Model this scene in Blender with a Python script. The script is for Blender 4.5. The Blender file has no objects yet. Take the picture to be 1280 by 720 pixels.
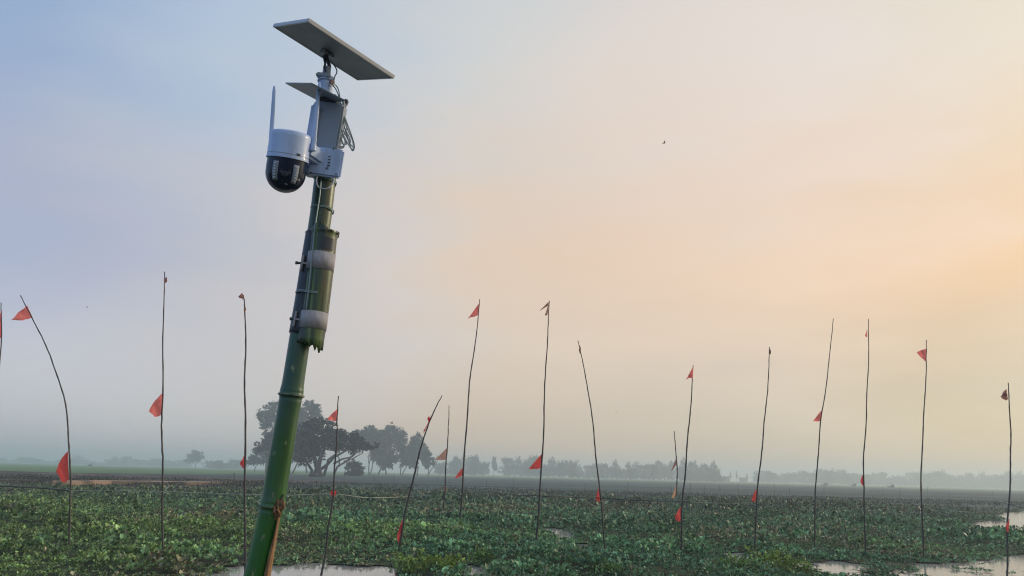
import bpy, bmesh, math, random
import numpy as np
from mathutils import Vector, Matrix
random.seed(7); rng = np.random.default_rng(7)
scn = bpy.context.scene
COL = scn.collection

# ------------------------------------------------------------------ camera
EYE = np.array([0.0, 0.0, 1.9])
PITCH = math.atan(.2335); ROLL = math.radians(1.49)
cF = np.array([0, math.cos(PITCH), math.sin(PITCH)])
cR0 = np.array([1.0, 0, 0]); cU0 = np.array([0, -math.sin(PITCH), math.cos(PITCH)])
cR = math.cos(ROLL)*cR0 + math.sin(ROLL)*cU0
cU = -math.sin(ROLL)*cR0 + math.cos(ROLL)*cU0
cam_d = bpy.data.cameras.new('camera'); cam = bpy.data.objects.new('camera', cam_d); COL.objects.link(cam)
cam_d.sensor_width = 36; cam_d.lens = 28.125; cam_d.clip_start = .05; cam_d.clip_end = 12000
M = Matrix.Identity(4)
for i in range(3):
    M[i][0] = cR[i]; M[i][1] = cU[i]; M[i][2] = -cF[i]; M[i][3] = EYE[i]
cam.matrix_world = M; scn.camera = cam

def ray(x, y): return cF + cR*(x-640)/1000 - cU*(y-360)/1000
def W(x, y, Y=2.6):                       # the point seen at x, y standing Y metres away
    d = ray(x, y); return EYE + d*(Y/d[1])
def G(x, y, z=0.0):                       # the point of the level z seen at x, y
    d = ray(x, y); t = (z-EYE[2])/d[2]; return EYE + d*t

# ------------------------------------------------------------------ world, sun, exposure
SAZ, SEL = math.radians(66), math.radians(22)
SUN = (math.sin(SAZ)*math.cos(SEL), math.cos(SAZ)*math.cos(SEL), math.sin(SEL))
def lin(r, g, b):
    f = lambda c: (c/255/12.92) if c/255 <= .04045 else ((c/255+.055)/1.055)**2.4
    return (f(r), f(g), f(b), 1)
SKY_LOW = [(0, (.14, .12, .10)), (37, (.22, .12, .05)), (47, (.32, .22, .18)), (66, (.45, .30, .23)), (94, (.46, .43, .50)), (130, (.19, .27, .44)), (180, (.13, .21, .42))]
SKY_MID = [(0, (.5, .25, .05)), (33, (.64, .30, .01)), (47, (.70, .40, .17)), (66, (.64, .43, .25)), (75, (.56, .45, .37)), (88, (.41, .37, .38)), (97, (.33, .31, .40)), (130, (.17, .27, .48)), (180, (.08, .19, .46))]
SKY_HIGH = [(0, (.6, .5, .3)), (30, (.62, .51, .33)), (43, (.66, .54, .42)), (55, (.64, .53, .42)), (66, (.55, .52, .46)), (88, (.37, .44, .53)), (101, (.24, .32, .46)), (130, (.15, .24, .46)), (180, (.08, .17, .42))]
world = bpy.data.worlds.new('World'); scn.world = world; world.use_nodes = True
nt = world.node_tree; N = nt.nodes; Lk = nt.links; N.clear()
out = N.new('ShaderNodeOutputWorld'); add = N.new('ShaderNodeAddShader')
sky = N.new('ShaderNodeTexSky'); sky.sky_type = 'NISHITA'; sky.sun_disc = False
sky.sun_elevation = SEL; sky.sun_rotation = SAZ; sky.dust_density = 1.0; sky.air_density = 1.2
bgA = N.new('ShaderNodeBackground'); bgA.inputs[1].default_value = .05; Lk.new(sky.outputs[0], bgA.inputs[0])
tc = N.new('ShaderNodeTexCoord')
sp = N.new('ShaderNodeSeparateXYZ'); Lk.new(tc.outputs['Generated'], sp.inputs[0])
flat = N.new('ShaderNodeCombineXYZ'); Lk.new(sp.outputs[0], flat.inputs[0]); Lk.new(sp.outputs[1], flat.inputs[1])
nrm = N.new('ShaderNodeVectorMath'); nrm.operation = 'NORMALIZE'; Lk.new(flat.outputs[0], nrm.inputs[0])
dot = N.new('ShaderNodeVectorMath'); dot.operation = 'DOT_PRODUCT'; dot.inputs[1].default_value = (math.sin(SAZ), math.cos(SAZ), 0)
Lk.new(nrm.outputs[0], dot.inputs[0])
ac = N.new('ShaderNodeMath'); ac.operation = 'ARCCOSINE'; Lk.new(dot.outputs['Value'], ac.inputs[0])
dv = N.new('ShaderNodeMath'); dv.operation = 'DIVIDE'; dv.inputs[1].default_value = math.pi
Lk.new(ac.outputs[0], dv.inputs[0])
nz = N.new('ShaderNodeTexNoise'); nz.inputs['Scale'].default_value = 2.6; nz.inputs['Detail'].default_value = 4
mp = N.new('ShaderNodeMapping'); mp.inputs['Scale'].default_value = (1, 1, 4)
Lk.new(tc.outputs['Generated'], mp.inputs[0]); Lk.new(mp.outputs[0], nz.inputs['Vector'])
wob = N.new('ShaderNodeMath'); wob.operation = 'MULTIPLY_ADD'; wob.inputs[1].default_value = .13; wob.inputs[2].default_value = -.065
Lk.new(nz.outputs[0], wob.inputs[0])
az = N.new('ShaderNodeMath'); az.operation = 'ADD'; Lk.new(dv.outputs[0], az.inputs[0]); Lk.new(wob.outputs[0], az.inputs[1])
el = N.new('ShaderNodeMath'); el.operation = 'ADD'; Lk.new(sp.outputs[2], el.inputs[0]); Lk.new(wob.outputs[0], el.inputs[1])
def ramp(stops):                     # colours round the horizon, by the angle from the sun's bearing
    r = N.new('ShaderNodeValToRGB'); e = r.color_ramp.elements
    while len(e) > 1: e.remove(e[0])
    for i, (p, c) in enumerate(stops):
        x = e[0] if i == 0 else e.new(p/180)
        x.position = p/180; x.color = (*c, 1)
    Lk.new(az.outputs[0], r.inputs[0]); return r.outputs[0]
low = ramp(SKY_LOW); mid = ramp(SKY_MID); high = ramp(SKY_HIGH)
def blend(z0, z1, a, b):
    mr = N.new('ShaderNodeMapRange'); mr.interpolation_type = 'SMOOTHSTEP'; mr.inputs[1].default_value = z0; mr.inputs[2].default_value = z1
    Lk.new(el.outputs[0], mr.inputs[0]); m = N.new('ShaderNodeMix'); m.data_type = 'RGBA'; Lk.new(mr.outputs[0], m.inputs[0]); Lk.new(a, m.inputs[6])
    if isinstance(b, tuple): m.inputs[7].default_value = b
    else: Lk.new(b, m.inputs[7])
    return m.outputs[2]
skyc = blend(.45, 1, blend(.2, .5, blend(.0, .27, low, mid), high), (.40, .48, .60, 1))
bgB = N.new('ShaderNodeBackground'); bgB.inputs[1].default_value = 1.045; Lk.new(skyc, bgB.inputs[0])
Lk.new(bgA.outputs[0], add.inputs[0]); Lk.new(bgB.outputs[0], add.inputs[1]); Lk.new(add.outputs[0], out.inputs[0])

sun_d = bpy.data.lights.new('sun', 'SUN'); sun_d.energy = 1.5; sun_d.angle = math.radians(10); sun_d.color = (1, .82, .62)
sun = bpy.data.objects.new('sun', sun_d); COL.objects.link(sun)
sun.rotation_euler = Vector(SUN).to_track_quat('Z', 'Y').to_euler(); sun.location = (0, 0, 60)
scn.view_settings.view_transform = 'Standard'; scn.view_settings.look = 'None'
scn.view_settings.exposure = 0; scn.view_settings.gamma = 1
scn.render.engine = 'CYCLES'; scn.cycles.use_denoising = True
scn.cycles.filter_width = 1.15; scn.cycles.max_bounces = 7; scn.cycles.volume_bounces = 3; scn.cycles.transparent_max_bounces = 8
HAZE = .0012

# ------------------------------------------------------------------ materials
def mat(name, col, rough=.6, noise=None, metal=0, attr=None, spec=.5, bump=0, transl=0, coat=0):
    """noise = (scale xyz or number, colour2, detail[, contrast lo, hi]); attr = a colour attribute that multiplies"""
    m = bpy.data.materials.new(name); m.use_nodes = True
    t = m.node_tree; n = t.nodes; b = n['Principled BSDF']
    b.inputs['Base Color'].default_value = (*col, 1); b.inputs['Roughness'].default_value = rough
    b.inputs['Metallic'].default_value = metal; b.inputs['Specular IOR Level'].default_value = spec
    b.inputs['Coat Weight'].default_value = coat
    src = None
    if noise:
        sc, c2, det = noise[:3]; lo, hi = noise[3:5] if len(noise) > 3 else (.35, .65)
        co = n.new('ShaderNodeTexCoord'); ma = n.new('ShaderNodeMapping')
        ma.inputs['Scale'].default_value = sc if isinstance(sc, tuple) else (sc, sc, sc)
        nn = n.new('ShaderNodeTexNoise'); nn.inputs['Scale'].default_value = 1; nn.inputs['Detail'].default_value = det
        t.links.new(co.outputs['Object'], ma.inputs[0]); t.links.new(ma.outputs[0], nn.inputs['Vector'])
        cr = n.new('ShaderNodeValToRGB'); e = cr.color_ramp.elements
        e[0].position = lo; e[0].color = (*col, 1); e[1].position = hi; e[1].color = (*c2, 1)
        t.links.new(nn.outputs[0], cr.inputs[0]); src = cr.outputs[0]
        if bump:
            bp = n.new('ShaderNodeBump'); bp.inputs['Strength'].default_value = bump; bp.inputs['Distance'].default_value = .01
            t.links.new(nn.outputs[0], bp.inputs['Height']); t.links.new(bp.outputs[0], b.inputs['Normal'])
    if attr:
        at = n.new('ShaderNodeAttribute'); at.attribute_name = attr
        if src is None: src = at.outputs['Color']
        else:
            mx = n.new('ShaderNodeMix'); mx.data_type = 'RGBA'; mx.blend_type = 'MULTIPLY'; mx.inputs[0].default_value = 1
            t.links.new(src, mx.inputs[6]); t.links.new(at.outputs['Color'], mx.inputs[7]); src = mx.outputs[2]
    if src: t.links.new(src, b.inputs['Base Color'])
    if transl:
        tr = n.new('ShaderNodeBsdfTranslucent'); ms = n.new('ShaderNodeMixShader'); ms.inputs[0].default_value = transl
        if src: t.links.new(src, tr.inputs[0])
        else: tr.inputs[0].default_value = (*col, 1)
        t.links.new(b.outputs[0], ms.inputs[1]); t.links.new(tr.outputs[0], ms.inputs[2])
        t.links.new(ms.outputs[0], n['Material Output'].inputs[0])
    return m

MT = {}
MT['leaf'] = mat('hyacinth leaf', (.1, .1, .1), .5, attr='tint', transl=.15, spec=.38)
MT['crown'] = mat('tree leaf', (.1, .1, .1), .6, attr='tint', transl=.1, spec=.2)
MT['bark'] = mat('bark', (.055, .045, .038), .9, (2.0, (.12, .10, .085), 5))
MT['stick'] = mat('flagpole bamboo', (.030, .025, .028), .5, ((3, 3, 2), (.075, .058, .05), 3, .35, .75))
MT['stick_green'] = mat('green flagpole bamboo', (.035, .055, .035), .55, ((3, 3, 2), (.08, .10, .06), 3, .35, .75))
MT['red'] = mat('red flag cloth', (.84, .10, .085), .8, (20, (.90, .15, .12), 3), transl=.5, spec=.1)
MT['red_backlit'] = mat('backlit red cloth', (.90, .19, .17), .8, (14, (.95, .30, .27), 4), transl=.72, spec=.05)  # lighter copy of the red: sky light through the upper flags put into colour
MT['faded'] = mat('faded pink cloth', (.52, .30, .24), .8, (20, (.6, .38, .30), 3), transl=.65, spec=.1)
MT['orange'] = mat('faded orange cloth', (.78, .38, .20), .8, (20, (.82, .46, .28), 3), transl=.7, spec=.1)
MT['rag'] = mat('brown rag cloth', (.45, .20, .15), .85, (20, (.5, .28, .22), 3), transl=.45, spec=.1)
MT['rope'] = mat('pale rope', (.30, .30, .25), .8, (8, (.42, .42, .36), 3))
MT['dark_pole'] = mat('weathered rail', (.07, .07, .06), .8, (3, (.16, .15, .13), 3))
MT['white'] = mat('white camera plastic shaded blue', (.46, .60, .86), .42, ((30, 30, 9), (.33, .43, .60), 6, .45, .75), coat=.1)  # white plastic with the blue of its sky-lit shade put into the colour
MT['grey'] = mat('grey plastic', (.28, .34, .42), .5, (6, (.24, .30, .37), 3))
MT['teal'] = mat('grey green plastic', (.13, .19, .23), .55, (6, (.10, .155, .20), 3))
MT['black'] = mat('black glossy dome', (.010, .020, .048), .22, spec=.35)
MT['lens'] = mat('dark lens glass', (.008, .012, .03), .12, spec=.4)
MT['led'] = mat('led strip', (.26, .30, .36), .5)
MT['dark'] = mat('dark plastic', (.05, .055, .06), .5)
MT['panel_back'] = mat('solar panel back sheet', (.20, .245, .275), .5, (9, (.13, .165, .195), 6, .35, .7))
MT['panel_top'] = mat('solar cells', (.01, .015, .04), .1)
MT['frame'] = mat('aluminium frame', (.5, .53, .55), .4, metal=.5)
MT['steel'] = mat('dull steel strap', (.40, .39, .40), .72, ((120, 120, 30), (.33, .32, .33), 4), spec=.25)
MT['wire'] = mat('twisted wire', (.22, .30, .29), .45, metal=.4)
MT['cable'] = mat('white cable', (.50, .55, .58), .5)
MT['cable_dark'] = mat('dark cable', (.06, .08, .09), .5)
MT['culm_shade'] = mat('shaded bamboo', (.022, .032, .045), .4, ((70, 70, 3), (.035, .045, .055), 4))  # shade on the left splint and in the cut put into the colour
MT['sheath'] = mat('dry bamboo sheath', (.34, .19, .075), .8, ((90, 90, 8), (.16, .08, .04), 5, .4, .6), bump=.4)
MT['node'] = mat('pale node ring', (.07, .11, .06), .7, ((40, 40, 40), (.20, .22, .14), 4))
MT['bird'] = mat('bird feathers', (.22, .19, .17), .8)
MT['wall'] = mat('hut wall', (.35, .32, .28), .9, (1, (.28, .26, .23), 3))
MT['roof'] = mat('hut roof', (.12, .11, .10), .8, (1, (.16, .14, .12), 3))
MT['dirt'] = mat('orange dirt', (.34, .24, .17), .95, (.5, (.13, .10, .07), 5, .42, .62))

def culm_mat(name, z_nodes, base=(.012, .068, .014), lightc=(.034, .125, .020), teal=(.022, .085, .055), tealz=None, streak=0, lowz=None):
    """fresh green bamboo: long faint streaks, a darker band under each node, small scars"""
    m = bpy.data.materials.new(name); m.use_nodes = True
    t = m.node_tree; n = t.nodes; b = n['Principled BSDF']; b.inputs['Roughness'].default_value = .36
    b.inputs['Coat Weight'].default_value = .15; b.inputs['Coat Roughness'].default_value = .3
    co = n.new('ShaderNodeTexCoord'); L = t.links.new
    def noise(sc, det, lo, hi, ca, cb):
        ma = n.new('ShaderNodeMapping'); ma.inputs['Scale'].default_value = sc
        nn = n.new('ShaderNodeTexNoise'); nn.inputs['Scale'].default_value = 1; nn.inputs['Detail'].default_value = det
        L(co.outputs['Object'], ma.inputs[0]); L(ma.outputs[0], nn.inputs['Vector'])
        cr = n.new('ShaderNodeValToRGB'); e = cr.color_ramp.elements
        e[0].position = lo; e[0].color = (*ca, 1); e[1].position = hi; e[1].color = (*cb, 1)
        L(nn.outputs[0], cr.inputs[0]); return cr.outputs[0]
    def mix(f, a, b2, bl='MIX'):
        mx = n.new('ShaderNodeMix'); mx.data_type = 'RGBA'; mx.blend_type = bl
        if isinstance(f, float): mx.inputs[0].default_value = f
        else: L(f, mx.inputs[0])
        L(a, mx.inputs[6])
        if isinstance(b2, tuple): mx.inputs[7].default_value = (*b2, 1)
        else: L(b2, mx.inputs[7])
        return mx.outputs[2]
    c = noise((26, 26, 2.2), 5, .35, .7, base, lightc)
    sp = n.new('ShaderNodeSeparateXYZ'); L(co.outputs['Object'], sp.inputs[0])
    if lowz:
        mr = n.new('ShaderNodeMapRange'); L(sp.outputs[2], mr.inputs[0])
        mr.inputs[1].default_value = lowz[1]; mr.inputs[2].default_value = lowz[0]; mr.inputs[3].default_value = 0; mr.inputs[4].default_value = .75
        c = mix(mr.outputs[0], c, (.022, .15, .014))
    if streak:
        f = noise((55, 55, .8), 2, .54, .60, (0, 0, 0), (streak*.8,)*3); c = mix(f, c, (.13, .10, .05))
        f = noise((32, 32, .8), 3, .47, .55, (0, 0, 0), (streak*.8,)*3); c = mix(f, c, (.012, .028, .026))
    if tealz:
        mr = n.new('ShaderNodeMapRange'); L(sp.outputs[2], mr.inputs[0])
        mr.inputs[1].default_value = tealz[0]; mr.inputs[2].default_value = tealz[1]; mr.inputs[4].default_value = .85
        c = mix(mr.outputs[0], c, teal)
    for z in z_nodes:                                            # darker towards the node from below
        mr = n.new('ShaderNodeMapRange'); L(sp.outputs[2], mr.inputs[0])
        mr.inputs[1].default_value = z-.055; mr.inputs[2].default_value = z-.004; mr.inputs[4].default_value = .3
        cut = n.new('ShaderNodeMath'); cut.operation = 'LESS_THAN'; cut.inputs[1].default_value = z; L(sp.outputs[2], cut.inputs[0])
        ml = n.new('ShaderNodeMath'); ml.operation = 'MULTIPLY'; L(mr.outputs[0], ml.inputs[0]); L(cut.outputs[0], ml.inputs[1])
        c = mix(ml.outputs[0], c, (.012, .04, .03))
    f = noise((60, 60, 25), 3, .66, .71, (0, 0, 0), (1, 1, 1))
    c = mix(f, c, (.22, .25, .13))
    f = noise((130, 130, 5), 3, .62, .72, (0, 0, 0), (.45, .45, .45))
    c = mix(f, c, (.12, .19, .09))
    f = noise((9, 9, 12), 6, .52, .75, (0, 0, 0), (.5, .5, .5))
    c = mix(f, c, (.05, .09, .06))
    L(c, b.inputs['Base Color'])
    rr = n.new('ShaderNodeTexNoise'); rr.inputs['Scale'].default_value = 40
    bp = n.new('ShaderNodeBump'); bp.inputs['Strength'].default_value = .12; bp.inputs['Distance'].default_value = .004
    L(co.outputs['Object'], rr.inputs['Vector']); L(rr.outputs[0], bp.inputs['Height']); L(bp.outputs[0], b.inputs['Normal'])
    return m

# ------------------------------------------------------------------ helpers
def props(o, label=None, cat=None, group=None, kind=None):
    if label: o['label'] = label
    if cat: o['category'] = cat
    if group: o['group'] = group
    if kind: o['kind'] = kind
    return o
def empty(name, loc, label, cat, group=None):
    o = bpy.data.objects.new(name, None); COL.objects.link(o); o.location = Vector(loc); o.empty_display_size = .1
    return props(o, label, cat, group)
def abs_loc(o):
    v = Vector((0, 0, 0))
    while o: v += o.location; o = o.parent
    return v
class MB:
    def __init__(s): s.v = []; s.f = []
    def add(s, vs, fs):
        k = len(s.v); s.v += [tuple(map(float, v)) for v in vs]; s.f += [tuple(i+k for i in f) for f in fs]; return s
    def box(s, m, sx, sy, sz, bev=0):
        """bevelled box: m a 4x4 frame"""
        bm = bmesh.new(); bmesh.ops.create_cube(bm, size=1)
        bmesh.ops.scale(bm, vec=(sx, sy, sz), verts=bm.verts)
        if bev: bmesh.ops.bevel(bm, geom=bm.edges[:], offset=bev, segments=2, affect='EDGES')
        bm.transform(m); bm.verts.index_update()
        s.add([v.co for v in bm.verts], [[v.index for v in f.verts] for f in bm.faces]); bm.free(); return s
    def tube(s, pts, rad, n=10, cap=True, squash=None):
        pts = [Vector(p) for p in pts]
        if not hasattr(rad, '__len__'): rad = [rad]*len(pts)
        ref = Vector((0, 1, 0)); vs = []; fs = []
        for i, p in enumerate(pts):
            d = (pts[min(i+1, len(pts)-1)]-pts[max(i-1, 0)]).normalized()
            a = d.cross(ref)
            if a.length < .2: a = d.cross(Vector((1, 0, 0)))
            a.normalize(); b = a.cross(d)
            for k in range(n):
                t = 2*math.pi*k/n; vs.append(p+(a*math.cos(t)+b*math.sin(t)*(squash or 1))*rad[i])
        for i in range(len(pts)-1):
            for k in range(n):
                fs.append((i*n+k, i*n+(k+1) % n, (i+1)*n+(k+1) % n, (i+1)*n+k))
        if cap: fs.append(tuple(range(n))[::-1]); fs.append(tuple((len(pts)-1)*n+k for k in range(n)))
        return s.add(vs, fs)
    def lathe(s, m, prof, n=40):
        vs = []; fs = []
        for r, z in prof:
            for k in range(n):
                t = 2*math.pi*k/n; vs.append(m @ Vector((r*math.cos(t), r*math.sin(t), z)))
        for i in range(len(prof)-1):
            for k in range(n): fs.append((i*n+k, i*n+(k+1) % n, (i+1)*n+(k+1) % n, (i+1)*n+k))
        fs.append(tuple(range(n))[::-1]); fs.append(tuple((len(prof)-1)*n+k for k in range(n)))
        return s.add(vs, fs)
    def build(s, name, m, parent=None, smooth=True, angle=40):
        me = bpy.data.meshes.new(name); off = abs_loc(parent) if parent else Vector((0, 0, 0))
        me.from_pydata([(v[0]-off.x, v[1]-off.y, v[2]-off.z) for v in s.v], [], s.f); me.materials.append(m)
        bm = bmesh.new(); bm.from_mesh(me); bmesh.ops.recalc_face_normals(bm, faces=bm.faces); bm.to_mesh(me); bm.free()
        if smooth:
            me.shade_smooth()
            try: me.set_sharp_from_angle(angle=math.radians(angle))
            except Exception: pass
        o = bpy.data.objects.new(name, me); COL.objects.link(o); o.parent = parent
        return o
def np_mesh(name, V, quads, m, tint=None, tris=None, parent=None, smooth=False):
    """V (n,3) array, faces arrays; tint (n,3) colours per vertex"""
    me = bpy.data.meshes.new(name); me.vertices.add(len(V)); me.vertices.foreach_set('co', np.asarray(V, np.float32).ravel())
    F = quads if quads is not None else tris; k = F.shape[1]
    me.loops.add(F.size); me.loops.foreach_set('vertex_index', F.astype(np.int32).ravel())
    me.polygons.add(len(F)); me.polygons.foreach_set('loop_start', (np.arange(len(F))*k).astype(np.int32))
    me.polygons.foreach_set('loop_total', np.full(len(F), k, np.int32))
    if tint is not None:
        a = me.color_attributes.new('tint', 'FLOAT_COLOR', 'POINT')
        a.data.foreach_set('color', np.concatenate([tint, np.ones((len(tint), 1))], 1).astype(np.float32).ravel())
    me.update(); me.materials.append(m)
    if smooth: me.shade_smooth()
    o = bpy.data.objects.new(name, me); COL.objects.link(o); o.parent = parent
    return o
_tab = rng.random((256, 256))
def vnoise(x, y):
    x = np.asarray(x, float); y = np.asarray(y, float)
    xi = np.floor(x).astype(int); yi = np.floor(y).astype(int); fx = x-xi; fy = y-yi
    fx = fx*fx*(3-2*fx); fy = fy*fy*(3-2*fy); g = lambda a, b: _tab[a & 255, b & 255]
    return (g(xi, yi)*(1-fx)+g(xi+1, yi)*fx)*(1-fy)+(g(xi, yi+1)*(1-fx)+g(xi+1, yi+1)*fx)*fy
def fbm(x, y, o=4):
    s = 0; a = .5
    for k in range(o): s = s+a*vnoise(x*2**k+17*k, y*2**k+31*k); a /= 2
    return s/(1-.5**o)
def sstep(a, b, x): t = np.clip((x-a)/(b-a), 0, 1); return t*t*(3-2*t)

# ------------------------------------------------------------------ the ground
def shore(x):                         # how far away the wetland ends
    return 72-12*sstep(-10, -30, x)+5*(fbm(x/9, x*0+3)-.5)
def ground_z(x, y):
    bank = .32-.85*sstep(4.2, 7.0, y+.5*(fbm(x/2, y/2)-.5))
    far = sstep(0, 6, y-shore(x))
    side = sstep(170, 210, np.abs(x))
    up = np.maximum(far, side)
    z = bank*(1-up)+up*(.08+.10*fbm(x/3, y/3))
    z = z+sstep(62, 76, y)*sstep(-10, -22, x)*(1-sstep(96, 112, y))*(.25*fbm(x/2.5+9, y/2.5)+.12)
    mound = sstep(104, 114, y)*(1-sstep(125, 140, y))*sstep(-38, -50, x)
    z = z+mound*(.15+.5*fbm(x/6, y/6+5))
    return z
def axis_coords(n, lo, hi, dens): 
    t = np.linspace(-1, 1, n); return np.sign(t)*np.where(t < 0, -lo, hi)*(np.abs(t)**dens)
xs = axis_coords(241, -3600, 3600, 3.2); ys = np.concatenate([np.linspace(-3600, -60, 12), np.linspace(-50, 3, 12), np.linspace(3.5, 9, 12), np.linspace(11, 56, 10), np.linspace(58, 165, 120), 165*np.exp(np.linspace(.02, np.log(3600/165), 60))])
X, Y = np.meshgrid(xs, ys); Z = ground_z(X, Y)
V = np.stack([X.ravel(), Y.ravel(), Z.ravel()], 1)
nx = len(xs); ii = (np.arange(len(ys)-1)[:, None]*nx+np.arange(nx-1)[None]).ravel()
Q = np.stack([ii, ii+1, ii+nx+1, ii+nx], 1)
gm = bpy.data.materials.new('field ground'); gm.use_nodes = True
t = gm.node_tree; n = t.nodes; b = n['Principled BSDF']; b.inputs['Roughness'].default_value = .95; b.inputs['Specular IOR Level'].default_value = .1
geo = n.new('ShaderNodeNewGeometry'); sp = n.new('ShaderNodeSeparateXYZ'); t.links.new(geo.outputs['Position'], sp.inputs[0])
def gn(sc, det, c1, c2, lo=.35, hi=.65):
    ma = n.new('ShaderNodeMapping'); ma.inputs['Scale'].default_value = sc
    nn = n.new('ShaderNodeTexNoise'); nn.inputs['Scale'].default_value = 1; nn.inputs['Detail'].default_value = det
    t.links.new(geo.outputs['Position'], ma.inputs[0]); t.links.new(ma.outputs[0], nn.inputs['Vector'])
    cr = n.new('ShaderNodeValToRGB'); e = cr.color_ramp.elements
    e[0].position = lo; e[0].color = (*c1, 1); e[1].position = hi; e[1].color = (*c2, 1)
    t.links.new(nn.outputs[0], cr.inputs[0]); return cr.outputs[0]
def gmix(f, a, b2):
    mx = n.new('ShaderNodeMix'); mx.data_type = 'RGBA'; t.links.new(f, mx.inputs[0]); t.links.new(a, mx.inputs[6]); t.links.new(b2, mx.inputs[7]); return mx.outputs[2]
def step(src, a, b2, wob=None):
    mr = n.new('ShaderNodeMapRange'); mr.inputs[1].default_value = a; mr.inputs[2].default_value = b2
    if wob:
        w = gn((1/wob[0], 1/wob[0], 1), 4, (0, 0, 0), (1, 1, 1), .2, .8)
        ml = n.new('ShaderNodeMath'); ml.operation = 'MULTIPLY_ADD'; ml.inputs[1].default_value = wob[1]
        t.links.new(w, ml.inputs[0]); t.links.new(src, ml.inputs[2]); src = ml.outputs[0]
    t.links.new(src, mr.inputs[0]); return mr.outputs[0]
def mulf(a, b2):
    m_ = n.new('ShaderNodeMath'); m_.operation = 'MULTIPLY'; t.links.new(a, m_.inputs[0]); t.links.new(b2, m_.inputs[1]); return m_.outputs[0]
near = gn((.6, .6, .6), 6, (.05, .06, .035), (.11, .10, .07))
fallow = gn((.012, .07, .1), 8, (.022, .042, .042), (.10, .14, .12), .35, .68)
brown = gn((.25, .25, .5), 8, (.04, .035, .035), (.15, .12, .105), .3, .7)
green = gn((.02, .012, .02), 6, (.08, .16, .05), (.15, .24, .09), .3, .7)
c = gmix(step(sp.outputs[1], 55, 75), near, fallow)
c = gmix(mulf(step(sp.outputs[0], -16, -24, (12, 6)), step(sp.outputs[1], 175, 150, (40, 30))), c, brown)
# young rice: beyond about 400 m on the right, 170 m on the left
yx = n.new('ShaderNodeMath'); yx.operation = 'MULTIPLY_ADD'; yx.inputs[1].default_value = -.9
t.links.new(step(sp.outputs[0], -85, -55), yx.inputs[0]); t.links.new(step(sp.outputs[1], 150, 500, (60, 40)), yx.inputs[2])
gf = n.new('ShaderNodeMapRange'); gf.inputs[1].default_value = .02; gf.inputs[2].default_value = .08; t.links.new(yx.outputs[0], gf.inputs[0])
c = gmix(gf.outputs[0], c, green); t.links.new(c, b.inputs['Base Color'])
props(np_mesh('ground', V, Q, gm, smooth=True), kind='structure')

# open water: polygons on the ground, between the floating plants
def poly(pts): return np.array([G(*p)[:2] for p in pts])
PATCH = [poly(p) for p in [
    [(238, 726), (252, 715), (285, 711), (330, 707.5), (380, 706), (430, 709), (490, 712), (500, 722), (500, 790), (230, 790)],
    [(1012, 706), (1040, 702.5), (1084, 705), (1082, 716), (1050, 719), (1018, 714)],
    [(1120, 719), (1136, 711), (1146, 704), (1190, 706), (1215, 701), (1235, 700), (1262, 696), (1310, 692), (1320, 780), (1110, 780)],
    [(1212, 655), (1228, 650), (1258, 651.5), (1236, 645), (1260, 640), (1310, 635), (1320, 669), (1290, 671), (1257, 667), (1226, 664)],
    [(686, 663.5), (700, 663.5), (713, 669), (700, 669.5)], [(720, 682), (734, 682), (734, 684), (720, 684)], [(762, 679), (771, 677.5), (771, 680)],
    [(823, 687), (832, 688), (830, 694), (824, 692)], [(916, 696), (932, 695), (952, 703), (934, 704)], [(984, 703), (1001, 704), (999, 708), (988, 707)],
    [(586, 711), (604, 714), (600, 719), (588, 717)]]]
ISLE = [poly([(1192, 712), (1210, 711), (1226, 713), (1222, 717), (1200, 716)]), poly([(1228, 708), (1240, 707), (1238, 711)]), poly([(1146, 709), (1176, 710), (1200, 708.5), (1196, 711), (1160, 712.5)]), poly([(1236, 716), (1262, 715), (1256, 719), (1238, 719)]), poly([(1140, 722), (1165, 720), (1170, 735), (1140, 735)])]
def inside(px, py, pl):
    r = np.zeros(px.shape, bool); j = len(pl)-1
    for i in range(len(pl)):
        xi, yi = pl[i]; xj, yj = pl[j]
        c = ((yi > py) != (yj > py)) & (px < (xj-xi)*(py-yi)/(yj-yi+1e-12)+xi); r ^= c; j = i
    return r
def is_water(x, y, amp=.55):
    qx = x+amp*(fbm(x*1.6+5, y*1.6)-.5)*2; qy = y+amp*1.6*(fbm(x*1.6+50, y*1.6+9)-.5)*2
    r = np.zeros(x.shape, bool)
    for p in PATCH:
        small = np.ptp(p[:, 1]) < 4.5 and np.ptp(p[:, 0]) < 1.3
        cc = p.mean(0)
        r |= inside(cc[0]+(x+.35*(qx-x)-cc[0])/1.6, cc[1]+(y+.35*(qy-y)-cc[1])/2.2, p) if small else inside(qx, qy, p)
    for p in ISLE: r &= ~inside(qx, qy, p)
    r |= y < 10.5+.5*fbm(x, y*0)
    return r
wm = bpy.data.materials.new('still water'); wm.use_nodes = True
t = wm.node_tree; n = t.nodes; b = n['Principled BSDF']
b.inputs['Base Color'].default_value = (.34, .32, .29, 1); b.inputs['Roughness'].default_value = .06; b.inputs['Specular IOR Level'].default_value = .8; b.inputs['IOR'].default_value = 3.0
geo = n.new('ShaderNodeNewGeometry'); nn = n.new('ShaderNodeTexNoise'); nn.inputs['Scale'].default_value = 7; nn.inputs['Detail'].default_value = 4
bp = n.new('ShaderNodeBump'); bp.inputs['Strength'].default_value = .3; bp.inputs['Distance'].default_value = .012
t.links.new(geo.outputs['Position'], nn.inputs['Vector']); t.links.new(nn.outputs[0], bp.inputs['Height']); t.links.new(bp.outputs[0], b.inputs['Normal'])
wv = np.array([(-205, 3.5, 0), (205, 3.5, 0), (205, 84, 0), (-205, 84, 0)]); props(np_mesh('water', wv, np.array([[0, 1, 2, 3]]), wm), kind='structure')

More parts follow.
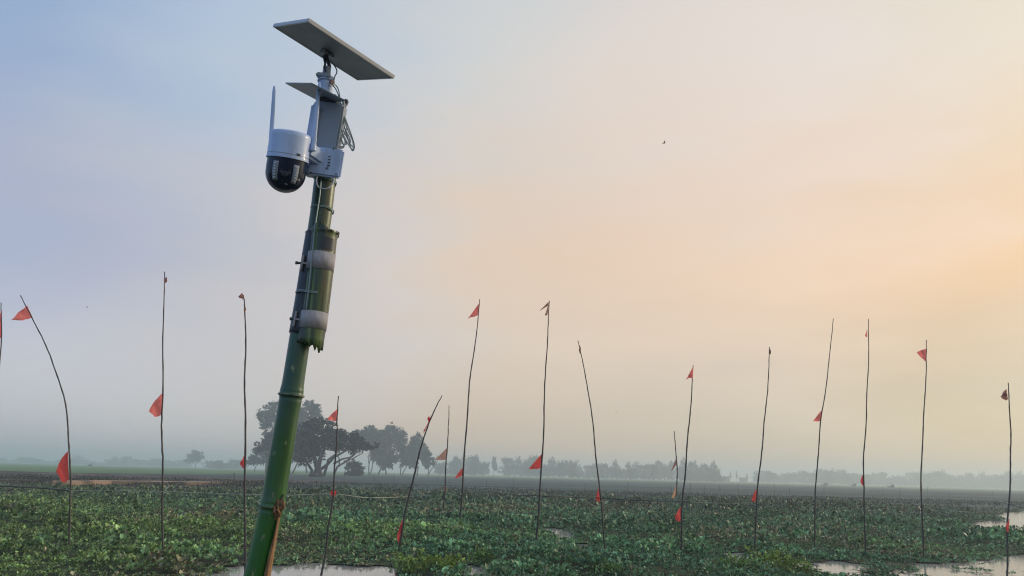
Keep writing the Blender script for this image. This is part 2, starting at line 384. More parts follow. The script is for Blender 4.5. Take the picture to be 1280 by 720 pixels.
# the mat of roots and duckweed the plants float in
def mat_grid(x0, x1, y0, y1, s):
    gx = np.arange(x0, x1+s/2, s); gy = np.arange(y0, y1+s/2, s); X, Y = np.meshgrid(gx, gy)
    Z = .006+.03*fbm(X*1.3, Y*1.3)
    nx = len(gx); I = (np.arange(len(gy)-1)[:, None]*nx+np.arange(nx-1)[None]).ravel()
    cx = X.ravel()[I]+s/2; cy = Y.ravel()[I]+s/2
    I = I[(~(is_water(cx, cy) | is_water(cx+.12, cy) | is_water(cx-.12, cy) | is_water(cx, cy-.12) | is_water(cx, cy+.12))) & (cy < shore(cx)+2.0)]
    return np.stack([X.ravel(), Y.ravel(), Z.ravel()], 1), np.stack([I, I+1, I+nx+1, I+nx], 1)
a1 = mat_grid(-36, 36, 10, 34, .16); a2 = mat_grid(-80, 80, 34, 80, .5)
mm = mat('floating root mat', (.022, .035, .018), .9, (.8, (.075, .085, .045), 6), spec=.1)
props(np_mesh('floating_plant_mat', np.concatenate([a1[0], a2[0]]), np.concatenate([a1[1], a2[1]+len(a1[0])]), mm, smooth=True),
      'low dark mat of roots and duckweed under the water hyacinths', 'plant mat', kind='stuff')

# ------------------------------------------------------------------ leaves
def leaves(P, az, el, L, Wd, tint, fold=.18, flat=False):
    """folded round blades (or plain lozenges). P base points (n,3)"""
    n = len(P); d = np.stack([np.cos(az)*np.cos(el), np.sin(az)*np.cos(el), np.sin(el)], 1)
    s = np.stack([-np.sin(az), np.cos(az), np.zeros(n)], 1); roll = rng.normal(0, .5, n)[:, None]
    up = np.cross(s, d); up *= np.sign(up[:, 2:3]+1e-9); s = s*np.cos(roll)+up*np.sin(roll); up = np.cross(s, d); up *= np.sign(up[:, 2:3]+1e-9)
    L = L[:, None]; Wd = Wd[:, None]
    if flat:
        V = np.stack([P, P+d*L*.55+s*Wd*.5, P+d*L, P+d*L*.55-s*Wd*.5+up*L*.1], 1).reshape(-1, 3); k = (np.arange(n)*4)[:, None]
        return V, np.concatenate([k+[0, 1, 2], k+[0, 2, 3]]), np.repeat(tint, 4, 0)
    v = [P, P+d*L*.5+s*Wd*.5+up*L*fold, P+d*L*.5-up*L*.02, P+d*L*.5-s*Wd*.5+up*L*fold, P+d*L-up*L*.05]
    V = np.stack(v, 1).reshape(-1, 3); k = (np.arange(n)*5)[:, None]
    T = np.concatenate([k+[0, 1, 2], k+[0, 2, 3], k+[1, 4, 2], k+[3, 2, 4]])
    return V, T, np.repeat(tint, 5, 0)
def tint_at(x, y, n):
    g1 = fbm(x/6, y/5); g2 = fbm(x/3+40, y/2.5+7); r = rng.random(n)
    warm = np.clip(.65*(1-sstep(-12, 0, x*20/np.maximum(y, 5)))+(g1-.5)*2.0, 0, 1)[:, None]
    cool = np.array([.078, .180, .082]); yel = np.array([.145, .23, .06]); dry = np.array([.26, .25, .14])
    warm = np.clip(warm+.12, 0, 1); c = (cool*(1-warm)+yel*warm)*1.45; c = c*.85+c.mean(1)[:, None]*.15
    c = c*(.55+.8*r[:, None]**1.4)*(.45+1.1*g2[:, None])
    dr = (rng.random(n) < .03+.55*sstep(.56, .70, fbm(x/4+70, y/9+33)))[:, None]
    c = np.where(dr, dry*(.5+.8*r[:, None]), c)
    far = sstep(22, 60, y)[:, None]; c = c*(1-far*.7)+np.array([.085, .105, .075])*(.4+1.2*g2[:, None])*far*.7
    return c
def field(y0, y1, dens, L0, h, k=8, margin=1.6, flat=False):
    """rosettes: k leaves fan out from each plant, plants stand in uneven drifts with dark gaps"""
    A = .74*(y1**2-y0**2)+2*margin*(y1-y0); n = int(A*dens)
    y = np.sqrt(rng.random(n)*(y1**2-y0**2)+y0**2); x = (rng.random(n)*2-1)*(.74*y+margin)
    w = is_water(x, y) | (y > shore(x)+.5); x, y = x[~w], y[~w]; n = len(x)
    hh = fbm(x*.45, y*.45); h2 = fbm(x*1.7+80, y*1.7)
    keep = rng.random(n) < .15+1.1*sstep(.30, .55, .5*hh+.5*h2); x, y, hh, h2 = x[keep], y[keep], hh[keep], h2[keep]; n = len(x)
    gf = np.ones(n)                                      # plants lie lower beside open water
    for dx, dy, f_ in ((0, .8, .2), (0, 1.8, .2), (0, 3.0, .3), (.5, 0, .2), (-.5, 0, .2), (0, -.9, .2), (0, -1.6, .35), (0, -2.6, .55), (0, -3.8, .7)):
        gf = np.minimum(gf, np.where(is_water(x+dx, y+dy*np.maximum(y/16, 1)), f_, 1))
    size = (.5+1.15*rng.random(n)**1.8)*(.75+.6*sstep(.4, .65, fbm(x/1.8+11, y/1.8)))*(.7+.3*gf); z = h*gf**1.4*(.9*sstep(.3, .7, hh)+.9*sstep(.35, .7, h2))*(.5+.5*rng.random(n))
    T_ = tint_at(x, y, n)*(.7+.75*h2[:, None]); rep = lambda q: np.repeat(q, k, 0); gp = np.repeat(gf, k)
    x, y, z, size, T_ = map(rep, (x, y, z, size, T_)); m = len(x); az = rng.random(m)*2*math.pi; u = rng.random(m)
    L = L0*size*(.6+.8*rng.random(m)); rad = L0*size*(.25+.9*u); el = np.radians(80-75*u+rng.normal(0, 16, m))
    P = np.stack([x+rad*np.cos(az), y+rad*np.sin(az), .015+z+L0*size*(1.1-.8*u)*gp], 1)
    return leaves(P, az, el, L, L*(.62+.35*rng.random(m)), T_*(.40+1.5*rng.random((m, 1))**1.5), flat=flat)
def join(parts):
    V = []; T = []; C = []; k = 0
    for v, t_, c in parts: V.append(v); T.append(t_+k); C.append(c); k += len(v)
    return np.concatenate(V), np.concatenate(T), np.concatenate(C)
parts = [field(10.5, 26, 88, .057, .17), field(26, 44, 58, .070, .20, 7, flat=True), field(44, 80, 24, .105, .17, 5, flat=True)]
V, T, C = join(parts)
props(np_mesh('water_hyacinth', V, None, MT['leaf'], C, tris=T), 'thick green water hyacinth covering the flooded field', 'water hyacinth', kind='stuff')
print('hyacinth tris', len(T))

# taller bright weeds at the near edge of the water, each clump a plant of its own
def weed(px, py, w, h, label, n=330, yel=1.0):
    g = G(px, py); e = empty('weed_clump', (g[0], g[1], 0), label, 'weed', 'bright leafy weeds at the water edge')
    m = n; k_ = rng.integers(0, 16, m); sx = rng.normal(0, .42, 16)*w/2; sy = rng.normal(0, .42, 16)*w*.45; sh = h*(.35+.65*rng.random(16)); sr = .05+.07*rng.random(16)
    x = g[0]+sx[k_]+rng.normal(0, 1, m)*sr[k_]; y = g[1]+sy[k_]+rng.normal(0, 1, m)*sr[k_]; z = .04+sh[k_]*rng.random(m)**.7
    L = .075*(.5+.9*rng.random(m)); rr = rng.random(m)[:, None]
    c = (np.array([.26, .38, .06])*yel+np.array([.09, .22, .07])*(1-yel))*(.3+.95*rr)
    V, T, C = leaves(np.stack([x, y, z], 1), rng.random(m)*6.28, np.radians(rng.normal(40, 28, m)), L, L*.6, c)
    np_mesh('foliage', V-np.array([g[0], g[1], 0]), None, MT['leaf'], C, tris=T, parent=e)
    for k in range(9):
        s = MB()
        a = random.random()*6.28; q = random.random()*w*.3; p = Vector((g[0]+q*math.cos(a), g[1]+q*math.sin(a), -.05))
        s.tube([p, p+Vector((.05*math.cos(a), .05*math.sin(a), h*.5)), p+Vector((.12*math.cos(a), .12*math.sin(a), h*.95))], [.006, .005, .003], 5)
        s.build('stem', MT['stick_green'], e)
weed(540, 716, 1.5, .36, 'largest bright weed clump, in the lower middle right of the slanting flagpole foot', 700)
weed(508, 719, .6, .30, 'small weed clump at the right end of the left pool', 220, .7)
weed(606, 708, .7, .34, 'leafy weed clump beside the tiny white gap of water at the near edge', 260, .55)
weed(925, 718, .9, .34, 'weed clump at the near edge under the bare-topped flagpole', 380, .7)
weed(965, 714, 1.1, .42, 'brightest yellow-green weed clump left of the small right-hand pool', 560)
weed(1000, 718, .6, .30, 'low weed clump touching the left end of the small right-hand pool', 240, .8)
weed(762, 722, .8, .26, 'low weed clump at the bottom of the middle foreground', 260, .35)

# dry grass and shrubs on the bank beyond the wetland
def scrub(n, fx, fy, L0, h, cols, name, label, cat):
    x, y = fx(n), fy(n); k = fbm(x/3, y/3) > .42; x, y = x[k], y[k]; n = len(x)
    z = ground_z(x, y)+h*rng.random(n)*(.3+1.0*fbm(x/2, y/2)); ci = rng.integers(0, len(cols), n)
    C = np.array(cols)[ci]*(.6+.8*rng.random(n)[:, None])
    L = L0*(.5+rng.random(n)); V, T, C = leaves(np.stack([x, y, z], 1), rng.random(n)*6.28, np.radians(rng.normal(60, 22, n)), L, L*.35, C, .05)
    props(np_mesh(name, V, None, MT['leaf'], C, tris=T), label, cat, kind='stuff')
scrub(40000, lambda n: -19-rng.random(n)*50, lambda n: 57+rng.random(n)*24, .17, .10,
      [(.09, .075, .06), (.12, .10, .075), (.06, .085, .04), (.05, .06, .04)], 'dry_scrub', 'low brown scrub on the earth bank beyond the hyacinths', 'scrub')
scrub(40000, lambda n: -60+rng.random(n)*150, lambda n: 70+rng.random(n)**1.4*34, .18, .07,
      [(.05, .075, .04), (.06, .075, .045), (.04, .06, .04)], 'marsh_grass', 'dull marsh grass along the far edge of the wetland', 'marsh grass')
# tufts of pale dead reeds inside the mat
def pathsheet():
    pts = [(66, 601.5), (100, 601.5), (140, 601), (185, 601.6), (230, 602.5), (292, 603)]
    v = []; f = []
    for i, (x, y) in enumerate(pts):
        a = G(x, y+.3, .55); c_ = G(x, y-.7, .60)
        for p in (a, c_): v.append((p[0], p[1], .55 if p is a else .62))
    for i in range(len(pts)-1): f.append((2*i, 2*i+2, 2*i+3, 2*i+1))
    s = MB(); lo = [(a, b_, c_-.5) for a, b_, c_ in v]; k = len(v); s.add(v+lo, f+[(2*i, 2*i+2, 2*i+2+k, 2*i+k) for i in range(len(pts)-1)]+[(2*i+1, 2*i+3, 2*i+3+k, 2*i+1+k) for i in range(len(pts)-1)]+[(0, 1, 1+k, k), (k-2, k-1, 2*k-1, 2*k-2)])
    props(s.build('dirt_path', MT['dirt'], smooth=False), kind='structure')
pathsheet()

# ------------------------------------------------------------------ trees
ORD = 'first second third fourth fifth sixth seventh eighth ninth tenth eleventh twelfth thirteenth fourteenth fifteenth sixteenth seventeenth eighteenth nineteenth twentieth'.split()
def ordinals(prefix):
    """look-alikes of one row are told apart by their place in the row"""
    by = {}
    for o_ in [o_ for o_ in bpy.data.objects if o_.name.startswith(prefix) and 'label' in o_]: by.setdefault(o_['label'], []).append(o_)
    for lb, L_ in by.items():
        if len(L_) < 2: continue
        L_.sort(key=lambda q: (q.location.x/q.location.y) if q.type == 'EMPTY' else sum(v.co.x/v.co.y for v in q.data.vertices)/len(q.data.vertices)); h_ = len(L_)
        for i, q in enumerate(L_): q['label'] = lb+', '+((ORD[i]+' from the left') if i < (h_+1)//2 else (ORD[h_-1-i]+' from the right'))
def crown_mesh(name, blobs, n, L, col, parent, off=(0, 0, 0), vary=.5):
    """many small leaf clumps spread through overlapping uneven volumes; blobs = (x,y,z,rx,ry,rz) in the tree's own metres"""
    B = np.array(blobs, float); vol = (B[:, 3]*B[:, 4]*B[:, 5])**.75; k = rng.choice(len(B), n, p=vol/vol.sum())
    d = rng.normal(size=(n, 3)); d /= np.linalg.norm(d, axis=1)[:, None]; r = rng.random(n)**.45
    # cluster into clumps: pull directions towards a set of clump centres
    cl = rng.normal(size=(len(B)*14, 3)); cl /= np.linalg.norm(cl, axis=1)[:, None]
    j = k*14+rng.integers(0, 14, n); m = rng.random(n) < .72
    clr = .5+.75*rng.random(len(cl)); clb = .6+.8*rng.random(len(cl))
    P = B[k, :3]+np.where(m[:, None], cl[j]*clr[j][:, None]+d*r[:, None]*.30, d*r[:, None]*.7)*B[k, 3:6]
    c = np.array(col)*((1-vary)+2*vary*rng.random(n))[:, None]*np.where(m, clb[j], .8)[:, None]
    Ls = L*(.5+.9*rng.random(n)); az = rng.random(n)*6.28; el = rng.normal(.1, .6, n)
    V, T, C = leaves(P+np.array(off), az, el, Ls, Ls*.8, c, .1)
    return np_mesh(name, V, None, MT['crown'], C, tris=T, parent=parent)
def limb(s, p, d, L, r, depth, spread, tips):
    pts = [p]; q = p.copy(); dd = d.copy(); rad = [r]
    for k in range(3):
        dd = (dd+Vector((random.gauss(0, .12), random.gauss(0, .12), random.gauss(.02, .08)))).normalized(); q = q+dd*L/3; pts.append(q.copy()); rad.append(r*(1-.12*(k+1)))
    s.tube(pts, rad, 6)
    if depth == 0: tips.append(q); return
    for k in range(random.choice((2, 3))):
        a = random.random()*6.28; nd = (dd+Vector((math.cos(a), math.sin(a), random.uniform(-.1, .3)))*spread).normalized()
        limb(s, q, nd, L*.72, r*.6, depth-1, spread, tips)
def trunk_mesh(h, r, n, spread, parent, depth=2, lean=.0, base=None):
    s = MB(); tips = []
    off = abs_loc(parent)
    for k in range(n):
        a = random.random()*6.28; p = Vector((math.cos(a)*r*1.2*(n > 1), math.sin(a)*r*1.2*(n > 1), -.3))+off
        d = Vector((lean+(n > 1)*math.cos(a)*.35, (n > 1)*math.sin(a)*.35, 1)).normalized()
        limb(s, p, d, h, r, depth, spread, tips)
    s.build('trunk', MT['bark'], parent)
def tree_at(px, base_dist, name, label, group=None):
    """root empty under the horizon at pixel column px, base_dist metres away"""
    d = ray(px, 577+.026*px); x = d[0]/d[1]*base_dist; z = float(ground_z(np.array(x), np.array(base_dist)))
    return empty(name, (x, base_dist, z), label, 'tree', group), base_dist/1000.
GR = (.032, .068, .045)
def px_blobs(root, k, Yd, lst, px0):
    """lst of (px, py, rx, rz[, dy]) in picture pixels -> metres around the root"""
    out = []
    for q in lst:
        p = W(q[0], q[1], Yd); dy = q[4] if len(q) > 4 else 0
        out.append((p[0]-root.location.x, dy, p[2]-root.location.z, q[2]*k, q[2]*k*.8, q[3]*k))
    return out
def near_tree(px, Yd, blobs, n, L, trunk, label, name, col=GR, group=None, vary=.5):
    e, k = tree_at(px, Yd, name, label, group)
    crown_mesh('crown', px_blobs(e, k, Yd, blobs, px), n, L, col, e, vary=vary); trunk_mesh(*trunk, e); return e
random.seed(11)
# tall pair behind the bamboo post
near_tree(345, 400, [(343, 512, 12, 11), (333, 530, 11, 14), (350, 535, 16, 20), (338, 552, 13, 14), (355, 505, 9, 9), (328, 520, 7, 8), (360, 555, 16, 14), (334, 568, 12, 9), (350, 573, 16, 9)], 6400, 1.3, (6.5, .5, 1, .5), 'tall pale hazy tree showing left of the bamboo post', 'tall_tree')
near_tree(384, 400, [(386, 512, 13, 11), (375, 525, 14, 16), (395, 520, 8, 10), (380, 545, 18, 16)], 4200, 1.3, (6.5, .5, 1, .5), 'tall pale hazy tree rising above the dark umbrella-shaped tree', 'tall_tree')
# dark spreading rain tree with many forking trunks
def rain_tree():
    e, k = tree_at(398, 215, 'rain_tree', 'dark umbrella-shaped tree with many forking limbs beside the bamboo post'); Yd = 215
    bl = [(392, 533, 18, 8), (410, 540, 22, 10), (378, 545, 16, 14), (428, 545, 18, 8), (445, 550, 18, 7), (456, 558, 13, 5), (398, 552, 20, 12), (415, 556, 20, 9), (384, 562, 14, 10), (436, 560, 14, 6), (372, 558, 8, 12), (405, 528, 9, 3.5), (468, 559, 6, 2), (378, 573, 12, 9), (392, 566, 12, 8), (448, 558, 12, 5)]
    crown_mesh('crown', px_blobs(e, k, Yd, bl, 398), 13000, .62, (.022, .04, .024), e)
    s = MB()
    def br(pts, r0, r1):
        P = [Vector(W(x, y, Yd+(dy if False else 0))) for x, y in pts]
        for i, p in enumerate(P): p.y += 2.0*math.sin(i*1.7+pts[0][0])
        n_ = len(P); s.tube(P, [r0+(r1-r0)*i/(n_-1) for i in range(n_)], 7)
    br([(395, 596), (395, 585), (392, 572), (386, 560), (380, 548)], .85, .3)
    br([(398, 596), (399, 585), (402, 572), (404, 560), (405, 545)], .8, .3)
    br([(396, 590), (408, 580), (418, 572), (430, 566), (440, 558)], .45, .18)
    br([(403, 595), (407, 584), (412, 575), (420, 568), (425, 556)], .42, .18)
    br([(419, 580), (428, 574), (438, 571), (450, 562)], .3, .12)
    br([(418, 592), (424, 583), (432, 577), (440, 568), (447, 556)], .32, .13)
    br([(389, 595), (388, 588), (383, 578), (374, 568)], .5, .2)
    br([(432, 577), (441, 573), (452, 566)], .2, .1)
    br([(424, 583), (426, 574), (420, 566)], .2, .1)
    s.build('trunk', MT['bark'], e)
rain_tree()
near_tree(333, 300, [(331, 558, 13, 6), (338, 546, 10, 7), (345, 568, 12, 7), (325, 562, 9, 4), (343, 556, 14, 9), (352, 566, 14, 10)], 4200, .85, (4.5, .4, 1, .6), 'dark layered tree low on the left side of the bamboo post', 'layered_tree', (.03, .045, .03))
near_tree(364, 300, [(364, 560, 12, 12), (370, 572, 9, 7), (360, 548, 9, 9)], 2600, .9, (4.5, .35, 2, .4), 'dark tree hidden mostly behind the bamboo post beside the umbrella-shaped tree', 'dark_tree', (.03, .045, .03))
near_tree(319, 420, [(318, 574, 10, 6), (312, 578, 5, 4), (326, 577, 6, 4)], 1500, .9, (2.8, .3, 1, .5), 'small low tree with a visible trunk near the twisted-top flagpole', 'small_tree')
near_tree(444, 285, [(444, 585, 9, 8), (438, 580, 6, 5), (450, 588, 6, 6), (442, 592, 9, 5)], 2400, .6, (1.2, .2, 3, .4), 'dark round bush right of the forking limbs of the umbrella-shaped tree', 'bush', (.032, .046, .03))
# grove to the right
gv = [(462, 420, [(462, 540, 13, 11), (468, 552, 12, 12), (455, 550, 8, 8), (470, 567, 11, 9)], 'tall lacy tree leaning over the round bush'),
      (484, 430, [(485, 545, 13, 12), (478, 560, 12, 14), (488, 535, 7, 5), (490, 574, 13, 8)], 'broad tree in the middle of the grove right of the bamboo post'),
      (502, 430, [(500, 555, 13, 14), (498, 543, 8, 7), (505, 570, 12, 10), (512, 577, 12, 7)], 'dense tree of the grove with slim trunks below'),
      (522, 440, [(521, 553, 9, 8), (524, 565, 12, 11), (517, 560, 9, 10), (531, 568, 6, 7)], 'peaked tree at the right end of the grove beside the leaning flagpole'),
      (534, 470, [(533, 577, 7, 6), (530, 568, 6, 6)], 'low thin tree trailing off the right end of the grove'),
      (472, 440, [(474, 570, 12, 9), (482, 575, 10, 8)], 'low undergrowth tree in the gap of the grove behind the round bush')]
for px, Yd, bl, lb in gv:
    near_tree(px, Yd, bl, 3600, 1.25, (6.0, .35, 2, .35), lb, 'grove_tree', group='trees of the grove right of the post')
near_tree(244, 820, [(244, 569, 8, 6), (240, 575, 6, 5), (249, 572, 5, 6)], 1500, 1.7, (5, .6, 1, .4), 'single round hazy tree standing alone on the left horizon', 'lone_tree', (.045, .07, .04))

# far line: five kinds of crown shared by many trees
protos = []
for kd in range(6):
    r_ = random.Random(kd); bl = []
    for q in range(5+kd % 3):
        a = r_.random()*6.28; rr = r_.random()*.55; zz = r_.uniform(.28, .82)
        bl.append((math.cos(a)*rr*.9, math.sin(a)*rr*.8, zz, r_.uniform(.18, .36), .32, r_.uniform(.12, .22)))
    bl += [(0, 0, .42, .5, .4, .25), (.2, 0, .16, .45, .4, .14), (-.25, 0, .2, .35, .4, .16)]
    if kd >= 4: bl = [(0, 0, .75, .16, .16, .22), (.08, 0, .5, .2, .2, .2), (-.1, 0, .6, .14, .14, .12)]
    root = empty('far_tree', (0, 0, 0), 'x', 'tree')
    V0 = crown_mesh('crown', bl, 1100, .11, GR, root); s = MB(); s.tube([(0, 0, -.03), (.01, 0, .25), (0, 0, .55)], [.035, .028, .015], 6)
    if kd == 1: s.tube([(.01, 0, .2), (.15, .02, .5)], [.02, .01], 5)
    tr = s.build('trunk', MT['bark'], root); protos.append((root, V0, tr)); 
used = [False]*6
def far_tree(px, top, w, Yd, label, group, kd=None):
    kd = random.randrange(4) if kd is None else kd
    root, cr, tr = protos[kd]
    if used[kd]:
        r2 = root.copy(); COL.objects.link(r2)
        for ch in (cr, tr): c2 = ch.copy(); COL.objects.link(c2); c2.parent = r2
        root = r2
    used[kd] = True
    hor = 577+.026*px; h = (hor+1900/Yd-top)*Yd/1000; d = ray(px, hor); x = d[0]/d[1]*Yd
    root.location = (x, Yd, float(ground_z(np.array(x), np.array(float(Yd)))))
    root.scale = (w*Yd/1000/1.0, w*Yd/1000/1.0, h); root.rotation_euler = (0, 0, random.uniform(-.6, .6))
    root['label'] = label; root['group'] = group
def line(spans, Yd, label, group):
    """spans: (x0, x1, top0, top1) ridge of crowns"""
    for x0, x1, t0, t1, st in spans:
        x = x0
        while x < x1:
            f = (x-x0)/max(x1-x0, 1); top = t0+(t1-t0)*f+random.uniform(-2.8, 1.8)+2.2*math.sin(x*.11+t0)
            far_tree(x, top, st*random.uniform(1.0, 1.6), Yd+random.uniform(-60, 60), label, group); x += st*random.uniform(.7, 1.05)
line([(548, 604, 575, 573, 9)], 850, 'hazy far tree behind the pale-flag pole', 'far trees behind the pale flag')
far_tree(568, 570, 10, 840, 'hazy tree top standing out behind the pale-flag pole', 'far trees behind the pale flag')
far_tree(590, 569, 13, 840, 'taller hazy tree just left of the flagpole that leans right', 'far trees behind the pale flag')
far_tree(617, 573, 12, 850, 'single gappy hazy tree between two clumps right of the leaning pole', 'far trees in the middle row', 5)
line([(633, 668, 571, 569, 10), (672, 712, 574, 573, 10)], 850, 'hazy far tree around the rag-topped pole', 'far trees in the middle row')
line([(716, 800, 581, 579, 10)], 850, 'low hazy far tree around the kinked pole', 'far trees behind the bent pole')
line([(804, 850, 580, 577, 10)], 850, 'hazy far tree around the short distant pole', 'far trees behind the short pole')
line([(856, 896, 577, 577, 9), (858, 906, 586, 590, 9)], 800, 'hazy tree of the dense far clump right of the short pole', 'dense far clump')
for px, tp in ((913, 590), (921, 589), (934, 592), (1037, 590), (1044, 592)):
    far_tree(px, tp, 3.2, 1000, 'thin sparse hazy tree right of the dense clump', 'thin far trees', 4)
line([(948, 1000, 591, 588, 10)], 1050, 'pale far tree right of the bare-topped pole', 'far trees on the right')
line([(1004, 1076, 588, 589, 11)], 1050, 'pale far tree between the two tallest right-hand poles', 'far trees on the right')
line([(1084, 1150, 594, 590, 11)], 1100, 'pale low far tree left of the notched-flag pole', 'far trees on the far right')
line([(1154, 1300, 590, 592, 11), (1160, 1300, 597, 600, 12)], 1100, 'pale far tree right of the notched-flag pole', 'far trees on the far right')
line([(262, 310, 574, 574, 9)], 900, 'faint far tree right of the lone round tree', 'faint far trees left of the post')
line([(-20, 236, 572.5, 576, 11)], 1350, 'very faint farthest tree on the left horizon', 'farthest trees on the left')
for k in range(6):
    if not used[k]: far_tree(300+k*5, 575, 9, 900, 'faint far tree right of the lone round tree', 'faint far trees left of the post', k)

# ------------------------------------------------------------------ hut and small bushes on the horizon
def hut():
    Yd = 900; d = ray(929, 601.5); x = d[0]/d[1]*Yd; e = empty('field_hut', (x, Yd, .1), 'tiny hazy field hut with a low roof on the horizon', 'hut')
    I = Matrix.Translation((x, Yd, 2.1)); MB().box(I, 7, 5, 4).build('wall', MT['wall'], e, False)
    s = MB(); s.add([(x-4.2, Yd-3.2, 4.0), (x+4.2, Yd-3.2, 4.0), (x+4.2, Yd+3.2, 4.0), (x-4.2, Yd+3.2, 4.0), (x-4.2, Yd, 5.6), (x+4.2, Yd, 5.6)], [(0, 1, 5, 4), (2, 3, 4, 5), (0, 4, 3), (1, 2, 5), (0, 3, 2, 1)]); s.build('roof', MT['roof'], e, False)
hut()
for px, Yd, lb in ((1031, 520, 'tiny dark bush on the field edge left of the pole with tiny red tabs'), (1067, 520, 'tiny dark bush on the field edge touching the pole with tiny red tabs'), (1114, 480, 'tiny dark bush on the field edge between two tall right-hand poles'), (112, 600, 'tiny dark bush on the left horizon beside the curved flagpole')):
    hor = 577+.026*px; d = ray(px, hor); x = d[0]/d[1]*Yd
    e = empty('small_bush', (x, Yd, .1), lb, 'bush'); crown_mesh('foliage', [(0, 0, .7, 1.6, 1.4, .7), (.7, 0, 1.1, .8, .8, .6)], 260, .6, (.03, .04, .03), e)
    s = MB(); s.tube([(x, Yd, 0), (x+.1, Yd, .9)], [.1, .05], 5); s.build('stem', MT['bark'], e)

# ------------------------------------------------------------------ fence stakes far out
base = None
stakes = [(293, 602, 11), (430, 600, 8), (468, 602, 9), (493, 602, 9), (548, 604, 9), (642, 612, 15), (678, 613, 10), (731, 615, 11), (785, 616, 13), (839, 617, 10), (863, 617, 13), (881, 617, 10), (900, 618, 12), (923, 618, 14), (945, 618, 9), (968, 619, 13), (987, 619, 9), (1030, 618, 10), (1104, 618, 9), (1125, 620, 11), (1160, 619, 12), (1187, 621, 9), (1241, 621, 8), (608, 609, 9), (581, 607, 8), (562, 608, 9)]
for i, (px, by, hp) in enumerate(stakes):
    g = G(px, by, .12); top = W(px+random.uniform(-.6, .6), by-hp, g[1])
    first = i == 0
    r = .11 if first else .035
    e = MB().tube([(g[0], g[1], -.1), (g[0]+random.uniform(-.03, .03), g[1], top[2]*.5), tuple(top)], [r, r*.9, r*.8], 6).build('fence_stake', MT['dark_pole'])
    props(e, 'thick dark stake at the right end of the orange dirt path' if first else 'thin dark stake in the far hazy field', 'stake', None if first else 'stakes in the far field')
for px, by, hp, lb in ((244, 703, 36, 'short green stake stub standing in the hyacinths near the bottom left'), (623, 664, 26, 'short thin stake in the hyacinths right of the right-leaning flagpole'), (627, 659, 22, 'second short thin stake in the hyacinths right of the right-leaning flagpole'), (536, 655, 20, 'short stake in the hyacinths right of the slanting flagpole')):
    g = G(px, by); top = W(px+1.5, by-hp, g[1])
    props(MB().tube([(g[0], g[1], -.5), tuple(top)], [.028, .02] if px == 244 else [.014, .010], 7).build('stake', MT['stick_green']), lb, 'stake')

ordinals('far_tree'); ordinals('fence_stake')

# ------------------------------------------------------------------ flagpoles
def catmull(pts, n=5):
    P = [np.array(p, float) for p in pts]; P = [2*P[0]-P[1]]+P+[2*P[-1]-P[-2]]; o = []
    for i in range(1, len(P)-2):
        for k in range(n):
            t = k/n; a, b_, c_, d = P[i-1:i+3]
            o.append(.5*((2*b_)+(c_-a)*t+(2*a-5*b_+4*c_-d)*t*t+(3*b_-a-3*c_+d)*t**3))
    o.append(P[-2]); return o
def flag(e, Yd, h0, h1, tip, m, bulge=0.0, name='flag', wave=.05):
    a, b_, c_ = (np.array(W(*q, Yd)) for q in (h0, h1, tip)); n = 8; v = []; f = []; ph = random.random()*6
    ax = (b_-a); L = np.linalg.norm(c_-(a+b_)/2)
    for i in range(n+1):
        u = i/n
        for j in range(n+1):
            w = j/n; edge = a*(1-w)+b_*w; p = edge*(1-u)+c_*u
            p = p+ax*bulge*(math.sin(math.pi*u))*(w-.3)
            p = p+np.array([0, 1, 0])*(wave*math.sin(u*7+w*3+ph)*u*(1.2-u)+.02*math.sin(w*9+ph)*(1-u)*u); v.append(p+np.array([random.gauss(0, .0015+.004*(j == n and u > .15)), random.gauss(0, .004), random.gauss(0, .0015+.004*(j == n and u > .15))]))
    for i in range(n):
        for j in range(n): k = i*(n+1)+j; f.append((k, k+1, k+n+2, k+n+1))
    return MB().add(v, f).build(name, m, e, True, 180)
def knot(e, Yd, x, y, r, m, name='cloth_knot', sx=1.0, sz=1.0):
    """crumpled cloth wound round the pole"""
    c_ = Vector(W(x, y, Yd)); bm = bmesh.new(); bmesh.ops.create_icosphere(bm, subdivisions=3, radius=1)
    for v in bm.verts:
        d = v.co.normalized(); q = .75+.45*math.sin(d.x*5+x)*math.cos(d.z*4+y)*.6+.2*math.sin(d.y*9+d.z*7)
        v.co = Vector((d.x*q*r*sx, d.y*q*r, d.z*q*r*sz))+c_
    s = MB(); bm.verts.index_update(); s.add([v.co for v in bm.verts], [[v.index for v in f.verts] for f in bm.faces]); bm.free()
    return s.build(name, m, e)
POLEY = {}
def flagpole(key, pts, label, r0=.022, r1=.009, Yd=None, mt='stick', zb=-.4):
    """pts from top to base in the picture; the last one is where it enters the plants"""
    if Yd is None: Yd = float(G(*pts[-1])[1])
    POLEY[key] = Yd
    P = [W(x, y, Yd) for x, y in pts]; g = P[-1]; e = empty('flagpole', (g[0], g[1], 0), label, 'flagpole', 'thin bamboo flagpoles across the wetland')
    d = (P[-1]-P[-2]); d /= max(abs(d[2]), 1e-3); P.append(P[-1]+d*max(.1, (g[2]-zb))*1.0)
    C_ = catmull(P, 7); n = len(C_)
    # slow sway in depth, small nodes
    R = []; Q = []
    for i, p in enumerate(C_):
        t = i/(n-1); Q.append(p+np.array([0, .10*math.sin(t*4+Yd)*(1-t), 0])+np.array([.012*math.sin(t*23+Yd*3)*t*(1-t)*4+random.gauss(0, .0025), 0, 0])); R.append((r1+(r0-r1)*t**.8)*(1.0 if i % 3 else 1.18))
    MB().tube(Q, R, 7).build('pole', MT[mt], e); return e, Yd
red = MT['red']
e, y = flagpole(1, [(3.6, 379), (1.0, 432), (-7, 520), (-7, 600), (-8, 690)], 'flagpole cut off by the left edge with a long red flag')
